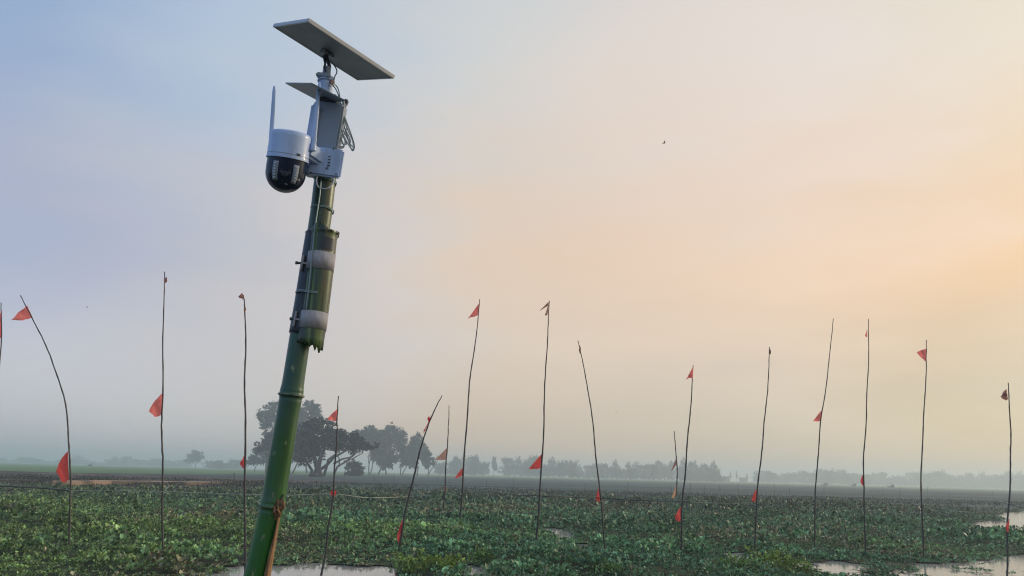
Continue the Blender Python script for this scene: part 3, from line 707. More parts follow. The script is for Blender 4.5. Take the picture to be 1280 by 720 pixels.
flag(e, y, (3.0, 388), (1.6, 422), (-9, 412), MT['red_backlit'], .2)
e, y = flagpole(2, [(27.5, 370), (43, 403), (62, 444), (76, 488), (83.5, 530), (86, 570), (87.3, 620), (86.5, 692)], 'strongly curved flagpole with a triangular flag at its tip, another below')
flag(e, y, (34, 382), (41, 397), (14, 400), MT['red_backlit'], .15)
flag(e, y, (85, 564), (86, 599), (70, 589), red, .35)
e, y = flagpole(3, [(208, 341), (206.5, 400), (204.5, 480), (203, 540), (202.5, 600), (203.5, 705)], 'tall straight flagpole with one red flag hanging halfway up left of the bamboo post')
flag(e, y, (203.5, 491), (203.5, 516), (186, 514), MT['red_backlit'], .35); knot(e, y, 207.5, 350, .035, MT['rag'], 'cloth_wrap', .6, 2.4)
e, y = flagpole(4, [(303, 368), (306, 385), (307.4, 420), (307.6, 480), (307, 540), (307, 640), (306, 722)], 'flagpole with a twisted brown rag top standing in water beside the bamboo post', zb=-.5)
flag(e, y, (303, 366), (305, 374), (298, 371), MT['rag'], .2); flag(e, y, (307.5, 566), (307, 586), (299.5, 580), red, .1); knot(e, y, 306, 388, .03, MT['rag'], 'cloth_wrap', .6, 2.5)
e, y = flagpole(5, [(423, 495), (422, 530), (420.5, 570), (418, 605), (413.5, 645), (408, 680), (402, 719)], 'flagpole with a triangular top flag and red knot before the dark umbrella tree', zb=-.5)
flag(e, y, (422.5, 510), (422, 526), (408.5, 524), MT['red_backlit'], .05); knot(e, y, 416.5, 617, .062, red)
e, y = flagpole(6, [(552.5, 494), (545, 508), (535, 530), (523.5, 570), (513, 612), (505, 650), (497, 695)], 'slanting flagpole leaning far right with narrow flags wrapped on it', r0=.028)
flag(e, y, (540, 517), (532, 537), (529, 541), MT['red_backlit'], .1); knot(e, y, 536, 524, .04, red, 'cloth_wrap', .9, 1.8); knot(e, y, 530.5, 538, .022, red, 'cloth_wrap', .9, 1.6)
flag(e, y, (504, 648), (502.5, 671), (496, 671), red, .5); knot(e, y, 501, 660, .045, red, 'cloth_wrap', .7, 2.4)
e, y = flagpole(7, [(561.5, 507), (561, 530), (559, 560), (557, 590), (555.5, 620), (554, 648)], 'short far flagpole carrying a faded pink pennant', r0=.035, r1=.014)
flag(e, y, (559.5, 559), (558, 575), (543.5, 575), MT['faded'], .0); knot(e, y, 556.5, 611, .07, MT['rag'], 'cloth_wrap', .8, 2.2)
e, y = flagpole(8, [(599.5, 374), (597, 405), (591, 450), (586, 490), (582, 550), (578, 610), (573.5, 664)], 'tall flagpole leaning right with a drooping red pennant at the very top', r0=.034, r1=.012)
flag(e, y, (599, 379), (598, 394), (585, 398), MT['red_backlit'], .0); flag(e, y, (580, 583), (578, 594), (568.5, 597), red, .2)
e, y = flagpole(9, [(687, 375), (685, 410), (682, 470), (679, 540), (676, 600), (672, 650), (668, 696)], 'tall flagpole with a brown rag at the top and a wide red flag low', r0=.026)
flag(e, y, (686, 377), (685.5, 382), (675, 388), MT['rag'], .1); flag(e, y, (686, 380), (684.5, 393), (681, 394), MT['rag'], .1); flag(e, y, (677.5, 567), (676, 585), (661, 586), red, .05)
e, y = flagpole(10, [(723, 425), (727, 445), (734, 480), (739.5, 520), (744, 560), (749, 610), (753.5, 655), (757, 696)], 'left-leaning kinked flagpole with a dark top wrap and a small red flag low')
knot(e, y, 725, 437, .035, MT['rag'], 'cloth_wrap', .8, 3.2); flag(e, y, (748, 610), (750, 626), (744.5, 624), red, .2)
e, y = flagpole(11, [(867.5, 456), (865.5, 490), (862, 530), (857.5, 580), (853.5, 620), (851.5, 660), (851, 702)], 'flagpole with a small top flag and another under the dark rail end', r0=.026)
flag(e, y, (867, 457), (866, 473), (857, 475), MT['red_backlit'], -.1); flag(e, y, (851.5, 632), (850.5, 651), (843.5, 647), red, .2)
e, y = flagpole(12, [(843, 539), (845, 565), (846.5, 590), (845.5, 612), (843.5, 630)], 'short distant flagpole with a brown rag and a faded orange flag', r0=.06, r1=.03)
flag(e, y, (846.3, 570), (846, 580), (838.5, 590), MT['rag'], .1); flag(e, y, (847, 603), (845.5, 622), (839, 623), MT['orange'], .1)
e, y = flagpole(13, [(963.5, 433), (961.5, 475), (957, 520), (952.5, 560), (947.5, 605), (944, 650), (943, 703)], 'straight flagpole with a bare top and one small red flag near the field edge')
flag(e, y, (947, 609), (944.5, 626), (939.5, 623), red, .2); knot(e, y, 962.8, 440, .025, MT['rag'], 'cloth_wrap', .8, 3)
e, y = flagpole(14, [(1040, 399), (1036.5, 440), (1031, 490), (1026, 530), (1022, 580), (1019.5, 630), (1018, 690)], 'tall right-hand flagpole leaning right with a single red flag halfway up')
flag(e, y, (1027, 513), (1025.5, 526), (1016.5, 526), MT['red_backlit'], .1)
e, y = flagpole(15, [(1084.5, 399), (1084, 450), (1082, 510), (1080, 560), (1079.5, 610), (1082.5, 696)], 'tall upright flagpole with tiny red tabs near the top and above the field edge')
flag(e, y, (1084, 411), (1084, 421), (1081.5, 420), MT['red_backlit'], .1); flag(e, y, (1080, 589), (1079.5, 606), (1075.5, 602), red, .2)
e, y = flagpole(16, [(1158, 425), (1156.5, 460), (1154, 510), (1151.5, 560), (1151.5, 620), (1154.5, 700)], 'tall flagpole with a notched red flag just under its tip')
flag(e, y, (1158, 436), (1157, 452), (1146, 440), MT['red_backlit'], .1)
e, y = flagpole(17, [(1258, 479), (1261, 515), (1264.5, 555), (1264, 600), (1261.5, 650), (1260, 700), (1259.5, 724)], 'rightmost curved flagpole with a pale rag at the top standing in open water', zb=-.5)
flag(e, y, (1258, 486), (1260, 499), (1251, 496), MT['rag'], .3); knot(e, y, 1256.5, 493, .035, MT['faded'], 'cloth_wrap', 1, 1.3); flag(e, y, (1262, 648), (1261, 664), (1257, 660), red, .2)

# ------------------------------------------------------------------ ropes and rails tied between the poles
def rope(pts, keys, r, m, name, label, cat, sag=True):
    P = [W(x, y, k if isinstance(k, (int, float)) and k > 17.01 or isinstance(k, float) else POLEY[k]) for (x, y), k in zip(pts, keys)]
    props(MB().tube(catmull(P, 8), r, 6).build(name, m), label, cat)
rope([(-30, 605), (0, 607.5), (45, 609.5), (87, 613.5)], [19.0, 19.0, 18.6, 2], .018, MT['dark_pole'], 'rail', 'grey rail reaching from the left edge to the curved flagpole', 'rail')
rope([(87, 613.5), (140, 613), (203, 614.5), (260, 616.5), (307, 618), (360, 619), (416, 617.5), (460, 622), (508, 621), (540, 619)], [2, 18.0, 3, 16.5, 4, 15.5, 5, 16.5, 6, 19.0], .007, MT['rope'], 'rope', 'thin pale rope strung from the curved flagpole past the bamboo post to the slanting flagpole', 'rope')
rope([(640, 619), (674, 619.5)], [22.0, 9], .010, MT['dark_pole'], 'rail', 'short dark rail ending at the rag-topped flagpole', 'rail')
rope([(674, 620), (750, 622.5), (800, 625.5), (862, 627)], [9, 10, 19.5, 19.0], .013, MT['dark_pole'], 'rail', 'dark rail running from the rag-topped pole past the kinked pole', 'rail')
rope([(636, 641), (671, 642)], [21.0, 9], .010, MT['dark_pole'], 'rail', 'lower short grey rail left of the rag-topped flagpole', 'rail')
rope([(862, 627.5), (905, 629), (945, 628.5)], [19.0, 19.5, 13], .004, MT['rope'], 'rope', 'barely visible thin rope between two flagpoles right of the middle', 'rope')
rope([(1175, 635), (1200, 639.5), (1232, 639.5), (1262, 629.5)], [26.0, 24.0, 22.0, 17], .008, MT['rope'], 'rope', 'pale sagging rope lying toward the rightmost flagpole', 'rope')
rope([(1182, 627.5), (1220, 626.5), (1253, 627), (1262, 630)], [27.0, 24.0, 20.0, 17], .007, MT['rope'], 'rope', 'taut pale rope above the sagging one left of the rightmost flagpole', 'rope')
rope([(1262, 630), (1275, 634), (1300, 636)], [17, 18.0, 18.5], .010, MT['dark_pole'], 'rail', 'dark rail from the rightmost flagpole to the right edge', 'rail')

# ------------------------------------------------------------------ birds
for px, py, Yd, s_, lb in ((830, 179, 60, 1.0, 'small dark bird high in the empty middle of the sky'), (770, 515, 150, .9, 'tiny dark bird low in the sky right of the kinked flagpole'), (109, 384, 90, .7, 'tiny dark bird in the left sky beside the curved flagpole')):
    c_ = Vector(W(px, py, Yd)); e = empty('bird', c_, lb, 'bird', 'birds in the hazy sky'); k = .16*s_
    MB().tube([c_+Vector((-k*1.0, 0, -.3*k)), c_+Vector((-k*.3, 0, 0)), c_+Vector((k*.4, 0, .1*k)), c_+Vector((k*.8, 0, .15*k))], [.02*k, .22*k, .25*k, .05*k], 8).build('body', MT['bird'], e)
    for sgn in (-1, 1):
        MB().add([c_+Vector((-.2*k, 0, .1*k)), c_+Vector((.4*k, 0, .1*k)), c_+Vector((.5*k, sgn*k*.8, .8*k)), c_+Vector((-.1*k, sgn*k*1.5, .75*k)), c_+Vector((-.1*k, sgn*k*.7, .6*k))], [(0, 1, 2, 4), (4, 2, 3)]).build('wing', MT['bird'], e, False)

# ------------------------------------------------------------------ the bamboo post
PY = 2.6
SC = 2.75e-3                                             # metres per picture pixel at the post
def mpp(y): d = ray(380, y); return PY/d[1]/1000         # same, by row
def post():
    g = W(300, 800); foot = np.array([W(324, 700)[0]-.23, PY, .28])
    e = empty('bamboo_post', (foot[0], foot[1], .28), 'thick leaning green bamboo post that carries the security camera and solar panel', 'post')
    # lower culm, modelled ring by ring
    cen = [(-1, None), (319.5, 722), (324.7, 700), (334, 660), (340.8, 630), (347.5, 590), (356, 540), (363.8, 495), (370, 455), (377, 410)]
    pts = [Vector(foot)]+[Vector(W(x, y)) for x, y in cen[1:]]
    C_ = [Vector(p) for p in catmull([tuple(p) for p in pts], 22)]
    nodes = [Vector(W(340.2, 633)), Vector(W(364, 494))]
    nz_ = [min(range(len(C_)), key=lambda i: (C_[i]-q).length) for q in nodes]
    # extra rings near nodes
    Pn = []; Rn = []
    for i in range(len(C_)-1):
        for k in range(3):
            p = C_[i].lerp(C_[i+1], k/3); z = p.z
            r = .0375 if z < 1.5 else .0375-.004*(z-1.5)/1.0
            for q in nodes+[nodes[0]-(nodes[1]-nodes[0])*.95]:
                dz = z-q.z; r += .0036*math.exp(-(dz/.005)**2)+.0012*math.exp(-((dz-.014)/.008)**2)-.0010*math.exp(-((dz+.012)/.006)**2)+.0018*math.exp(-(dz/.035)**2)
            Pn.append(p); Rn.append(r)
    m1 = culm_mat('green bamboo culm', [nodes[0].z-.28, nodes[1].z-.28], tealz=(nodes[1].z-.28-.10, nodes[1].z-.28+.05), lowz=(nodes[0].z-.28-.05, nodes[0].z-.28+.16))
    MB().tube(Pn, Rn, 40).build('lower_culm', m1, e, True, 60)
    # node rings: pale line over dark
    for q in nodes:
        dirv = (Vector(W(374, 430))-Vector(W(341, 630))).normalized(); s = MB()
        s.tube([q-dirv*.002, q+dirv*.002], [.0425, .0422], 40); s.build('node_ring', MT['node'], e)
    # upper culm
    up = [Vector(W(x, y)) for x, y in ((377, 412), (389, 350), (398, 290), (402, 262), (404.5, 240), (407.5, 214), (409.5, 190))]
    m2 = culm_mat('grey green bamboo culm', [], (.022, .055, .026), (.07, .13, .045), streak=.5)
    MB().tube([Vector(p) for p in catmull(up, 6)], .0368, 36).build('upper_culm', m2, e)
    # splints strapped round the joint
    def ragged(pts, r, wall, top, bot, name, m, th0=0, th1=2*math.pi, n=44):
        P = [Vector(p) for p in catmull(pts, 8)]; rings = len(P); vs = []; fs = []
        d0 = (P[-1]-P[0]).normalized(); a = d0.cross(Vector((0, 1, 0))).normalized(); b_ = a.cross(d0)
        for i, p in enumerate(P):
            for k in range(n+1):
                t_ = th0+(th1-th0)*k/n; w = i/(rings-1)
                j = 0
                if i == rings-1: j = top*(random.random()-.2)
                if i == rings-2: j = top*.3*(random.random()-.5)
                if i == 0: j = -bot*(.1+.9*((k*7) % 11)/11)*(.35+1.1*max(0, math.cos(t_-3.6)))
                if i == rings-1: j -= top*.9*max(0, math.cos(t_-3.3))
                vs.append(p+(a*math.cos(t_)+b_*math.sin(t_))*r(w)+d0*j)
        for i in range(rings-1):
            for k in range(n): q = i*(n+1)+k; fs.append((q, q+1, q+n+2, q+n+1))
        o = MB().add(vs, fs).build(name, m, e, True, 50); md = o.modifiers.new('wall', 'SOLIDIFY'); md.thickness = wall; md.offset = -1
        return o
    m3 = culm_mat('split green bamboo', [], (.024, .060, .022), (.17, .26, .06), streak=1)
    # a = image-right at th 0; th pi/2 .. viewed side is b direction
    ragged([Vector(W(x, y, PY-.012)) for x, y in ((387.5, 428), (393, 395), (400, 340), (404.5, 300), (406, 287))], lambda w: .0440+.003*math.exp(-((w-.9)/.06)**2), .006, .028, .026, 'splint', m3)
    ragged([Vector(W(x, y, PY+.003)) for x, y in ((377.5, 417), (384, 380), (391, 335), (397, 298), (399.5, 291))], lambda w: .0420+.003*math.exp(-((w-.86)/.05)**2), .006, .006, .012, 'splint', MT['culm_shade'])
    # dark square patch laid on the splint, a cut's shade as colour
    def band(c0, c1, r, name, m, n=40, yoff=-.012, th=(0, 6.2832), wall=.0015):
        A, B_ = Vector(W(*c0, PY+yoff)), Vector(W(*c1, PY+yoff)); d = (A-B_).normalized(); a = d.cross(Vector((0, 1, 0))).normalized(); b_ = a.cross(d); vs = []; fs = []
        for p in (A, B_):
            for k in range(n+1):
                t_ = th[0]+(th[1]-th[0])*k/n; vs.append(p+(a*math.cos(t_)+b_*math.sin(t_))*r)
        for k in range(n): fs.append((k, k+1, n+2+k, n+1+k))
        o = MB().add(vs, fs).build(name, m, e); md = o.modifiers.new('wall', 'SOLIDIFY'); md.thickness = wall; md.offset = 0; return o
    return e, band
P_, band = post()
band((402.2, 317.5), (399.2, 339), .0462, 'clamp_band', MT['steel'])
band((393.2, 391), (390.2, 412), .0452, 'clamp_band', MT['steel'])
# dark patch on the splint above the upper band, painted shade of a cut
def slot():
    A, B_ = Vector(W(404.6, 300, PY-.012)), Vector(W(402.6, 314.5, PY-.012)); d = (A-B_).normalized(); a = d.cross(Vector((0, 1, 0))).normalized(); b_ = a.cross(d); vs = []; n = 12
    for p in (A, B_):
        for k in range(n+1):
            t_ = 3.55+1.05*k/n; q = a*math.cos(t_)+b_*math.sin(t_)
            if q.y > 0: q = a*math.cos(-t_)+b_*math.sin(-t_)
            vs.append(p+q*.0462)
    MB().add(vs, [(k, k+1, n+2+k, n+1+k) for k in range(n)]).build('slot_shade', MT['culm_shade'], P_)
slot()
# bolts and brackets on the left
for (x, y) in ((373.5, 329), (364.5, 399)):
    br = MB(); fr = Matrix.Translation(Vector(W(x+4.5, y, PY-.035))) @ Matrix.Rotation(math.radians(7), 4, 'Y')
    br.box(fr, .006, .02, .052, .0015); br.box(fr @ Matrix.Translation((.010, -.004, 0)), .020, .006, .006, .001)
    o = br.build('clamp_bracket', MT['steel'], P_)
    b1 = Vector(W(x-4 if y < 350 else x-2, y-.6, PY-.035)); b2 = Vector(W(x+4, y, PY-.035))
    b = MB(); b.tube([b1, b2], .0042, 10); b.tube([b1, b1.lerp(b2, .28)], .0058, 6); b.build('clamp_bolt', MT['dark'], P_)
# wire ties
def ring(px, py, r, tilt, name, m, rr=.0019, turns=2, pitch=.004, yoff=0.0, rx=1.0):
    c_ = Vector(W(px, py, PY+yoff)); pts = []
    ax = Vector((math.sin(math.radians(5+tilt)), 0, math.cos(math.radians(5+tilt)))); a = Vector((ax.z, 0, -ax.x)); b_ = Vector((0, 1, 0))
    for k in range(28*turns+1):
        t_ = 2*math.pi*k/28; pts.append(c_+a*math.cos(t_)*r*rx+b_*math.sin(t_)*r+ax*(pitch*(k/28-turns/2)+.0012*math.sin(5*t_)))
    return MB().tube(pts, rr, 6).build(name, m, P_)
ring(403, 262, .0388, 3, 'wire_tie', MT['wire']); ring(406.5, 226, .0388, 9, 'wire_tie', MT['wire'], turns=3)
ring(391, 369, .0555, 2, 'wire_tie', MT['wire'], yoff=-.005)
# branch stub and dry sheath
def sheath():
    q = Vector(W(347.5, 636, PY-.030)); s = MB(); bm = bmesh.new(); bmesh.ops.create_icosphere(bm, subdivisions=4, radius=1)
    for v in bm.verts:
        d = v.co.normalized(); r = .0145+.004*math.sin(d.x*7+d.z*5)+.003*math.sin(d.z*13+d.y*9)+random.gauss(0, .0004)
        v.co = Vector((d.x*r*.95+.25*d.z*r, d.y*r*.8, d.z*r*1.7))+q
    bm.verts.index_update(); s.add([v.co for v in bm.verts], [[v.index for v in f.verts] for f in bm.faces]); bm.free()
    s.build('branch_stub', MT['sheath'], P_)
    s = MB(); s.tube([q+Vector((.004, -.004, .010)), Vector(W(352.5, 629, PY-.034))], [.006, .0045], 10); s.tube([q+Vector((0, 0, .0)), Vector(W(354.5, 618, PY-.02))], [.009, .002], 6)
    s.build('branch_tip', MT['bark'], P_)
    # strip of dry sheath running down
    pts = [(350.0, 640), (347.0, 655), (344.3, 670), (341.0, 685), (338.0, 700), (335.0, 715), (332, 735)]; wd = [3, 4.0, 5.0, 6.5, 7.5, 8.5, 9]
    vs = []; fs = []; C_ = catmull(pts, 4); n = 6
    for i, (x, y) in enumerate(C_):
        w = np.interp(i/4, range(len(wd)), wd)
        for k in range(n+1):
            u = k/n-.5; xx = x+u*w+random.gauss(0, .12); vs.append(W(xx, y, PY-.0365+.010*(.5+u)**2*2.0-.003*math.cos(u*5)+.014*(.0+max(0, (xx-x)/8))))
    for i in range(len(C_)-1):
        for k in range(n): q_ = i*(n+1)+k; fs.append((q_, q_+1, q_+n+2, q_+n+1))
    o = MB().add(vs, fs).build('dry_sheath', MT['sheath'], P_); md = o.modifiers.new('t', 'SOLIDIFY'); md.thickness = .002
sheath()

# ------------------------------------------------------------------ security camera
def frame(px, py, Yd, lean=5, tip=0, yaw=0):
    return Matrix.Translation(Vector(W(px, py, Yd))) @ Matrix.Rotation(math.radians(lean), 4, 'Y') @ Matrix.Rotation(math.radians(tip), 4, 'X') @ Matrix.Rotation(math.radians(yaw), 4, 'Z')
px_ = 2.79e-3
TIP = 12; LEAN = 5.5
cam_e = empty('security_camera', tuple(W(405, 212, PY-.05)), 'white outdoor security camera with black dome, two antennas and mounting box', 'security camera')
T_ = Matrix.Translation
D = frame(359.5, 200.5, PY-.13, LEAN+1, TIP)                 # cap rim centre
R_ = 25.3*px_*.95
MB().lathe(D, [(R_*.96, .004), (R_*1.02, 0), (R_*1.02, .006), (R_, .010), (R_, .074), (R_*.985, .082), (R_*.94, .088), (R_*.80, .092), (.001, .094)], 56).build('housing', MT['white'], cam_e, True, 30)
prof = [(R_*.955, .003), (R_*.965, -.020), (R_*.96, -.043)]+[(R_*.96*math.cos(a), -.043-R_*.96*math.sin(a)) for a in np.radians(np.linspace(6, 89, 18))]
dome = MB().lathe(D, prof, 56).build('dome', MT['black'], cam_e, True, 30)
# led strips and lens on the face
def on_dome(az, z, push=0.0):
    r = R_*.965+push
    if z < -.043: r = math.sqrt(max((R_*.96+push)**2-(z+.043)**2, 1e-6))
    return D @ Vector((r*math.sin(az), -r*math.cos(az), z))
for azd, z0, z1 in ((-14, -.014, -.076), (46, -.018, -.078)):
    vs = []; fs = []; n1, n2 = 10, 4
    for i in range(n1+1):
        for j in range(n2+1): vs.append(on_dome(math.radians(azd+(j/n2-.5)*17), z0+(z1-z0)*i/n1, .0012))
    for i in range(n1):
        for j in range(n2): q = i*(n2+1)+j; fs.append((q, q+1, q+n2+2, q+n2+1))
    o = MB().add(vs, fs).build('led_strip', MT['led'], cam_e); md = o.modifiers.new('t', 'SOLIDIFY'); md.thickness = .0015
    for i in range(1, 7):
        c_ = on_dome(math.radians(azd), z0+(z1-z0)*i/7, .0026); MB().lathe(Matrix.Translation(c_) @ Matrix.Rotation(math.radians(90), 4, 'X'), [(.0032, -.001), (.0030, .0016), (.0012, .0022)], 10).build('led', MT['frame'], o)
c_ = on_dome(math.radians(16), -.048, -.002); MB().lathe(Matrix.Translation(c_) @ Matrix.Rotation(math.radians(16), 4, 'Z') @ Matrix.Rotation(math.radians(96), 4, 'X'), [(.017, -.006), (.017, .002), (.014, .004), (.012, .002), (.001, .003)], 28).build('lens', MT['lens'], cam_e)
c_ = on_dome(math.radians(24), -.083, .001); MB().box(Matrix.Translation(c_) @ Matrix.Rotation(.5, 4, 'Y'), .010, .003, .004, .001).build('sensor', MT['led'], cam_e)
c_ = on_dome(math.radians(46), .012, .004); MB().box(D @ T_((R_*math.sin(.80), -R_*math.cos(.80), .016)) @ Matrix.Rotation(.80, 4, 'Z'), .013, .003, .008, .001).build('logo_badge', MT['dark'], cam_e)
# arm
A1 = D @ Vector((R_*.75, .01, .042)); A2 = Vector(W(402, 198, PY-.055))
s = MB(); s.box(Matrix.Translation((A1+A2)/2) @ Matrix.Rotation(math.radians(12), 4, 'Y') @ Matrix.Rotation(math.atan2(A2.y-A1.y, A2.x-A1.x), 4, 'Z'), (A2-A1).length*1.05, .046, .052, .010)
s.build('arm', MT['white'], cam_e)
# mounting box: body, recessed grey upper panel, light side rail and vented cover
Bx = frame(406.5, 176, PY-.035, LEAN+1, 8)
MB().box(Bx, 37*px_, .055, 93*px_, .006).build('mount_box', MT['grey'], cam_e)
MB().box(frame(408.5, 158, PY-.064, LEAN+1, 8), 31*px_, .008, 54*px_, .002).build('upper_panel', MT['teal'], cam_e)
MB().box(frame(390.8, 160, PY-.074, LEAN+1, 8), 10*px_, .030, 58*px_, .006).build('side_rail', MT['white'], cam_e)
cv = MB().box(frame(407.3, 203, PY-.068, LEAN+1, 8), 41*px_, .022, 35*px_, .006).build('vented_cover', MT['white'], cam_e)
for k, (x, y) in enumerate(((408.5, 210), (410.5, 206.5), (411, 203), (411.5, 199.5), (412, 196))):
    MB().box(frame(x, y, PY-.0805, LEAN-18, 8), 3.2*px_, .004, 1.1*px_, .0005).build('vent_slot', MT['dark'], cv)
MB().box(frame(417, 187.5, PY-.081, LEAN, 8), 1.2*px_, .004, 7*px_, .0005).build('vent_slot', MT['dark'], cv)
MB().lathe(frame(408.2, 139, PY-.0705, LEAN, 98), [(.0052, 0), (.0045, .002), (.001, .003)], 14).build('screw', MT['steel'], cam_e)
for x, y in ((390.5, 192), (423, 190.5), (388.5, 216), (420, 217.5)):
    MB().lathe(frame(x, y, PY-.0795, LEAN, 98), [(.0030, 0), (.0026, .0012), (.001, .0016)], 10).build('screw', MT['dark'], cam_e)
MB().lathe(D, [(R_*1.004, .0125), (R_*1.006, .0135), (R_*1.004, .0145)], 56).build('seam', MT['grey'], cam_e)
# antennas
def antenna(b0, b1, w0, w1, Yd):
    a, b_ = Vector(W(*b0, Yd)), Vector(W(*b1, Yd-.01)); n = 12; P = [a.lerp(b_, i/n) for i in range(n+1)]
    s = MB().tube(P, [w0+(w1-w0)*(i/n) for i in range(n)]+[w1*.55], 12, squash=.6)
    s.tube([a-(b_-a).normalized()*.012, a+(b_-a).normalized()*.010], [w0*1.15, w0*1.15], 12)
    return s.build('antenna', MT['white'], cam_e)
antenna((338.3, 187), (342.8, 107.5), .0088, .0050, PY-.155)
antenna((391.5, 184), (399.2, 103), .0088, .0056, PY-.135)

# small dark hood panel above the camera
def slab(q, th, m, name, e, Ys):
    P = [Vector(W(x, y, Yd)) for (x, y), Yd in zip(q, Ys)]; nrm = (P[1]-P[0]).cross(P[3]-P[0]).normalized()
    if nrm.z < 0: nrm = -nrm
    return MB().add(P+[p+nrm*th for p in P], [(0, 1, 2, 3), (4, 5, 6, 7), (0, 1, 5, 4), (1, 2, 6, 5), (2, 3, 7, 6), (3, 0, 4, 7)]).build(name, m, e, False)
slab([(356.5, 104.3), (389, 104.8), (431.5, 126.5), (404, 129.5)], .004, MT['panel_back'], 'sun_hood', cam_e, [PY-.02, PY-.20, PY-.14, PY+.05])
MB().box(frame(411, 127.5, PY-.045, LEAN, 8), 24*px_, .05, 6*px_, .003).build('hood_bracket', MT['dark'], cam_e)

# ------------------------------------------------------------------ solar panel on its mast
sol = empty('solar_panel', tuple(W(402, 128, PY)), 'flat grey solar panel tilted on a white bracket above the security camera', 'solar panel')
a_, b_, c_ = .116, .291, .872; Lp, Wp = .387, .232
u = Vector((math.cos(a_)*math.cos(c_), math.cos(a_)*math.sin(c_), -math.sin(a_))); h_ = Vector((-math.sin(c_), math.cos(c_), 0)); n_ = u.cross(h_); v_ = math.cos(b_)*h_+math.sin(b_)*n_; n_ = u.cross(v_)
if n_.z < 0: n_ = -n_
Mp = Matrix.Identity(4)
for i in range(3): Mp[i][0] = u[i]; Mp[i][1] = v_[i]; Mp[i][2] = n_[i]
Mp = Matrix.Translation((-.656, 2.6, 3.353)) @ Mp
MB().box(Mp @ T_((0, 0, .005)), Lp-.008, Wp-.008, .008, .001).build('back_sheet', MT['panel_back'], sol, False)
MB().box(Mp @ T_((0, 0, .0115)), Lp-.02, Wp-.02, .003).build('solar_cells', MT['panel_top'], sol, False)
for sx, sy, lx, ly in ((0, 1, Lp, .006), (0, -1, Lp, .006), (1, 0, .006, Wp-.0125), (-1, 0, .006, Wp-.0125)):
    MB().box(Mp @ T_((sx*(Lp/2-.003), sy*(Wp/2-.003), .0055)), lx, ly, .013, .001).build('frame_rail', MT['frame'], sol, False)
MB().box(Mp @ T_((-.01, .03, -.006)), .05, .035, .010, .004).build('junction_box', MT['panel_back'], sol)
jc = Mp @ Vector((-.012, .045, -.016))
s = MB()
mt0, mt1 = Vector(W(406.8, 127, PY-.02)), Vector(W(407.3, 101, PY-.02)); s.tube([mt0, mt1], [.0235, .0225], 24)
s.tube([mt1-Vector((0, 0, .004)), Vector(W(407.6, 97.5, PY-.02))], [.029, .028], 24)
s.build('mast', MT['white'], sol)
s = MB(); s.box(frame(405.5, 96, PY-.03, LEAN, 8), 18*px_, .045, 6*px_, .004); s.tube([Vector(W(407.5, 97, PY-.02)), Vector(W(409, 84, PY-.02))], [.0155, .013], 18)
s.build('swivel_joint', MT['grey'], sol)
s = MB(); s.tube([Vector(W(407, 90, PY-.035)), Vector(W(405.2, 84, PY-.035)), Vector(W(406.5, 79.5, PY-.035)), jc], [.004, .004, .004, .004], 8)
s.tube([Vector(W(411, 90, PY-.02)), Vector(W(412, 83, PY-.02)), jc+Vector((.008, 0, 0))], [.006, .006, .008], 10); s.build('bracket_arm', MT['dark'], sol)
MB().tube(catmull([tuple(Mp @ Vector((.02, .05, -.012))), W(421, 88, PY-.02), W(418, 97, PY-.03), W(416.5, 108, PY-.03)], 6), .0022, 6).build('panel_cable', MT['cable_dark'], sol)
MB().tube([Vector(W(413.5, 102.5, PY-.045)), Vector(W(416, 103, PY-.05))], [.008, .009], 12).build('knob', mat('brown knob', (.18, .11, .10), .5), sol)

# ------------------------------------------------------------------ cables
coil = empty('cable_coil', tuple(W(424, 128, PY)), 'tangled coil of pale cable hanging at the right side of the camera mount', 'cable')
loops = [[(414, 104), (420, 112), (425, 125), (428, 140), (430, 155), (434, 170), (440, 188), (443, 182), (438, 165), (430, 145), (426, 128), (423, 112), (419, 106), (416, 106)],
         [(419, 118), (422, 135), (424, 150), (428, 165), (434, 178), (441, 187), (441, 176), (434, 160), (429, 145), (425, 130), (421, 120)],
         [(424, 122), (421, 138), (423, 155), (425, 170), (430, 183), (424, 184), (420, 172), (420, 155), (420, 135), (422, 122)],
         [(430, 126), (431, 140), (427, 150), (424, 162), (422, 176), (424, 183), (430, 182), (431, 175), (426, 160), (427, 140), (428, 128)],
         [(418, 118), (420, 130), (424, 145), (428, 155), (436, 170), (438, 178), (432, 168), (426, 155), (420, 142), (418, 130)],
         [(426, 124), (432, 133), (430, 146), (424, 158), (421, 168), (424, 175), (430, 168), (434, 158), (430, 144), (428, 132)],
         [(420, 124), (427, 134), (431, 145), (436, 160), (441, 175), (443, 184), (438, 180), (431, 166), (424, 150), (420, 136)],
         [(421, 122), (419, 140), (421, 150), (426, 158), (429, 170), (433, 180), (427, 178), (424, 166), (420, 152), (418, 140)]]
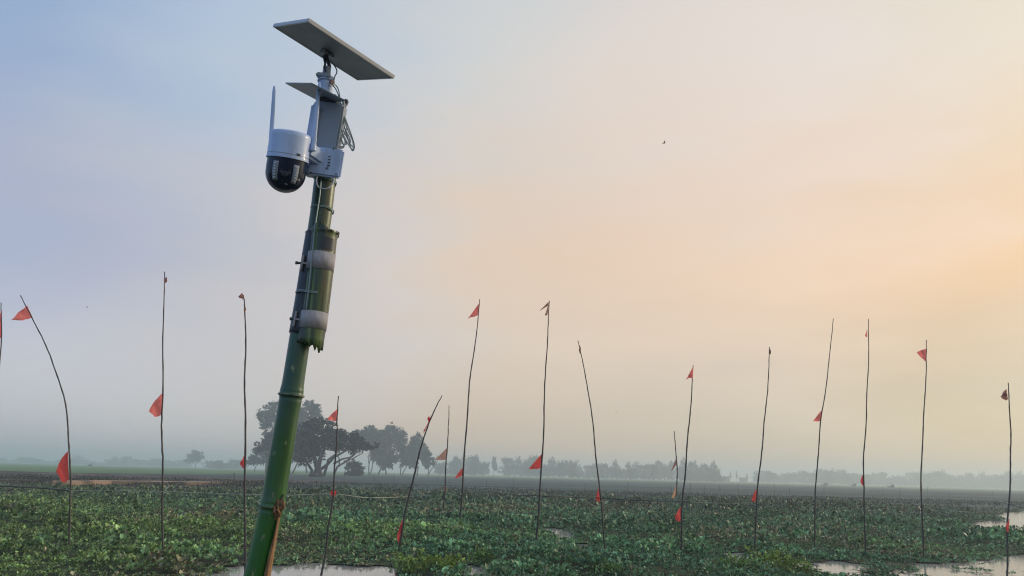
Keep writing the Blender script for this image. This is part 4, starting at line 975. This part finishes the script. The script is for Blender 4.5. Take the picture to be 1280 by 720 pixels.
for i, L_ in enumerate(loops):
    P = [W(x, y, PY-.03+.012*math.sin(k*1.3+i)+.008*i*.6-.01) for k, (x, y) in enumerate(L_)]
    MB().tube(catmull(P, 5), .0027 if i % 3 else .0021, 7).build('cable_loop', MT['cable'] if i not in (0, 5) else MT['wire'], coil)
for q in ((425, 134), (425, 146)):
    MB().lathe(frame(q[0], q[1], PY-.025, 0, 0), [(.0135, -.006), (.0145, 0), (.0135, .006)], 18).build('cable_tie', MT['cable'], coil)
MB().box(frame(431.0, 131, PY+.01, 18, 0), 5*px_, .02, 14*px_, .003).build('plug', MT['dark'], coil)
dn = [(402, 219), (401, 228), (399.5, 245), (397, 262), (393.5, 285), (391.5, 305), (389.5, 325), (387, 350), (384.5, 372), (383, 386)]
yy = [-.02, -.045, -.045, -.047, -.050, -.058, -.060, -.060, -.060, -.056]
props(MB().tube(catmull([W(x, y, PY+d) for (x, y), d in zip(dn, yy)], 5), .0022, 7).build('cable', MT['wire']), 'thin cable running down the front of the bamboo post from the mounting box', 'cable')
lp = [(397.5, 218), (395.5, 226), (398, 233.5), (405, 236), (412, 234), (417, 227), (418, 216), (419.5, 205), (419, 196)]
props(MB().tube(catmull([W(x, y, PY-.055-.03*math.sin(i*.5)) for i, (x, y) in enumerate(lp)], 6), .0024, 7).build('cable', MT['cable']), 'pale cable hanging in a loop under the white mounting box', 'cable')

# ------------------------------------------------------------------ haze
hz = MB().box(Matrix.Translation((0, 0, 16)), 7400, 7400, 38); o = hz.build('haze', bpy.data.materials.new('haze'), None, False); hm = o.data.materials[0]
hm.use_nodes = True; t = hm.node_tree; t.nodes.clear(); ou = t.nodes.new('ShaderNodeOutputMaterial'); pv = t.nodes.new('ShaderNodeVolumePrincipled')
pv.inputs['Density'].default_value = HAZE; pv.inputs['Color'].default_value = (.82, .94, 1, 1); pv.inputs['Anisotropy'].default_value = .45
t.links.new(pv.outputs[0], ou.inputs['Volume'])
props(o, 'pale smoky haze over the wetland', 'haze', kind='stuff')
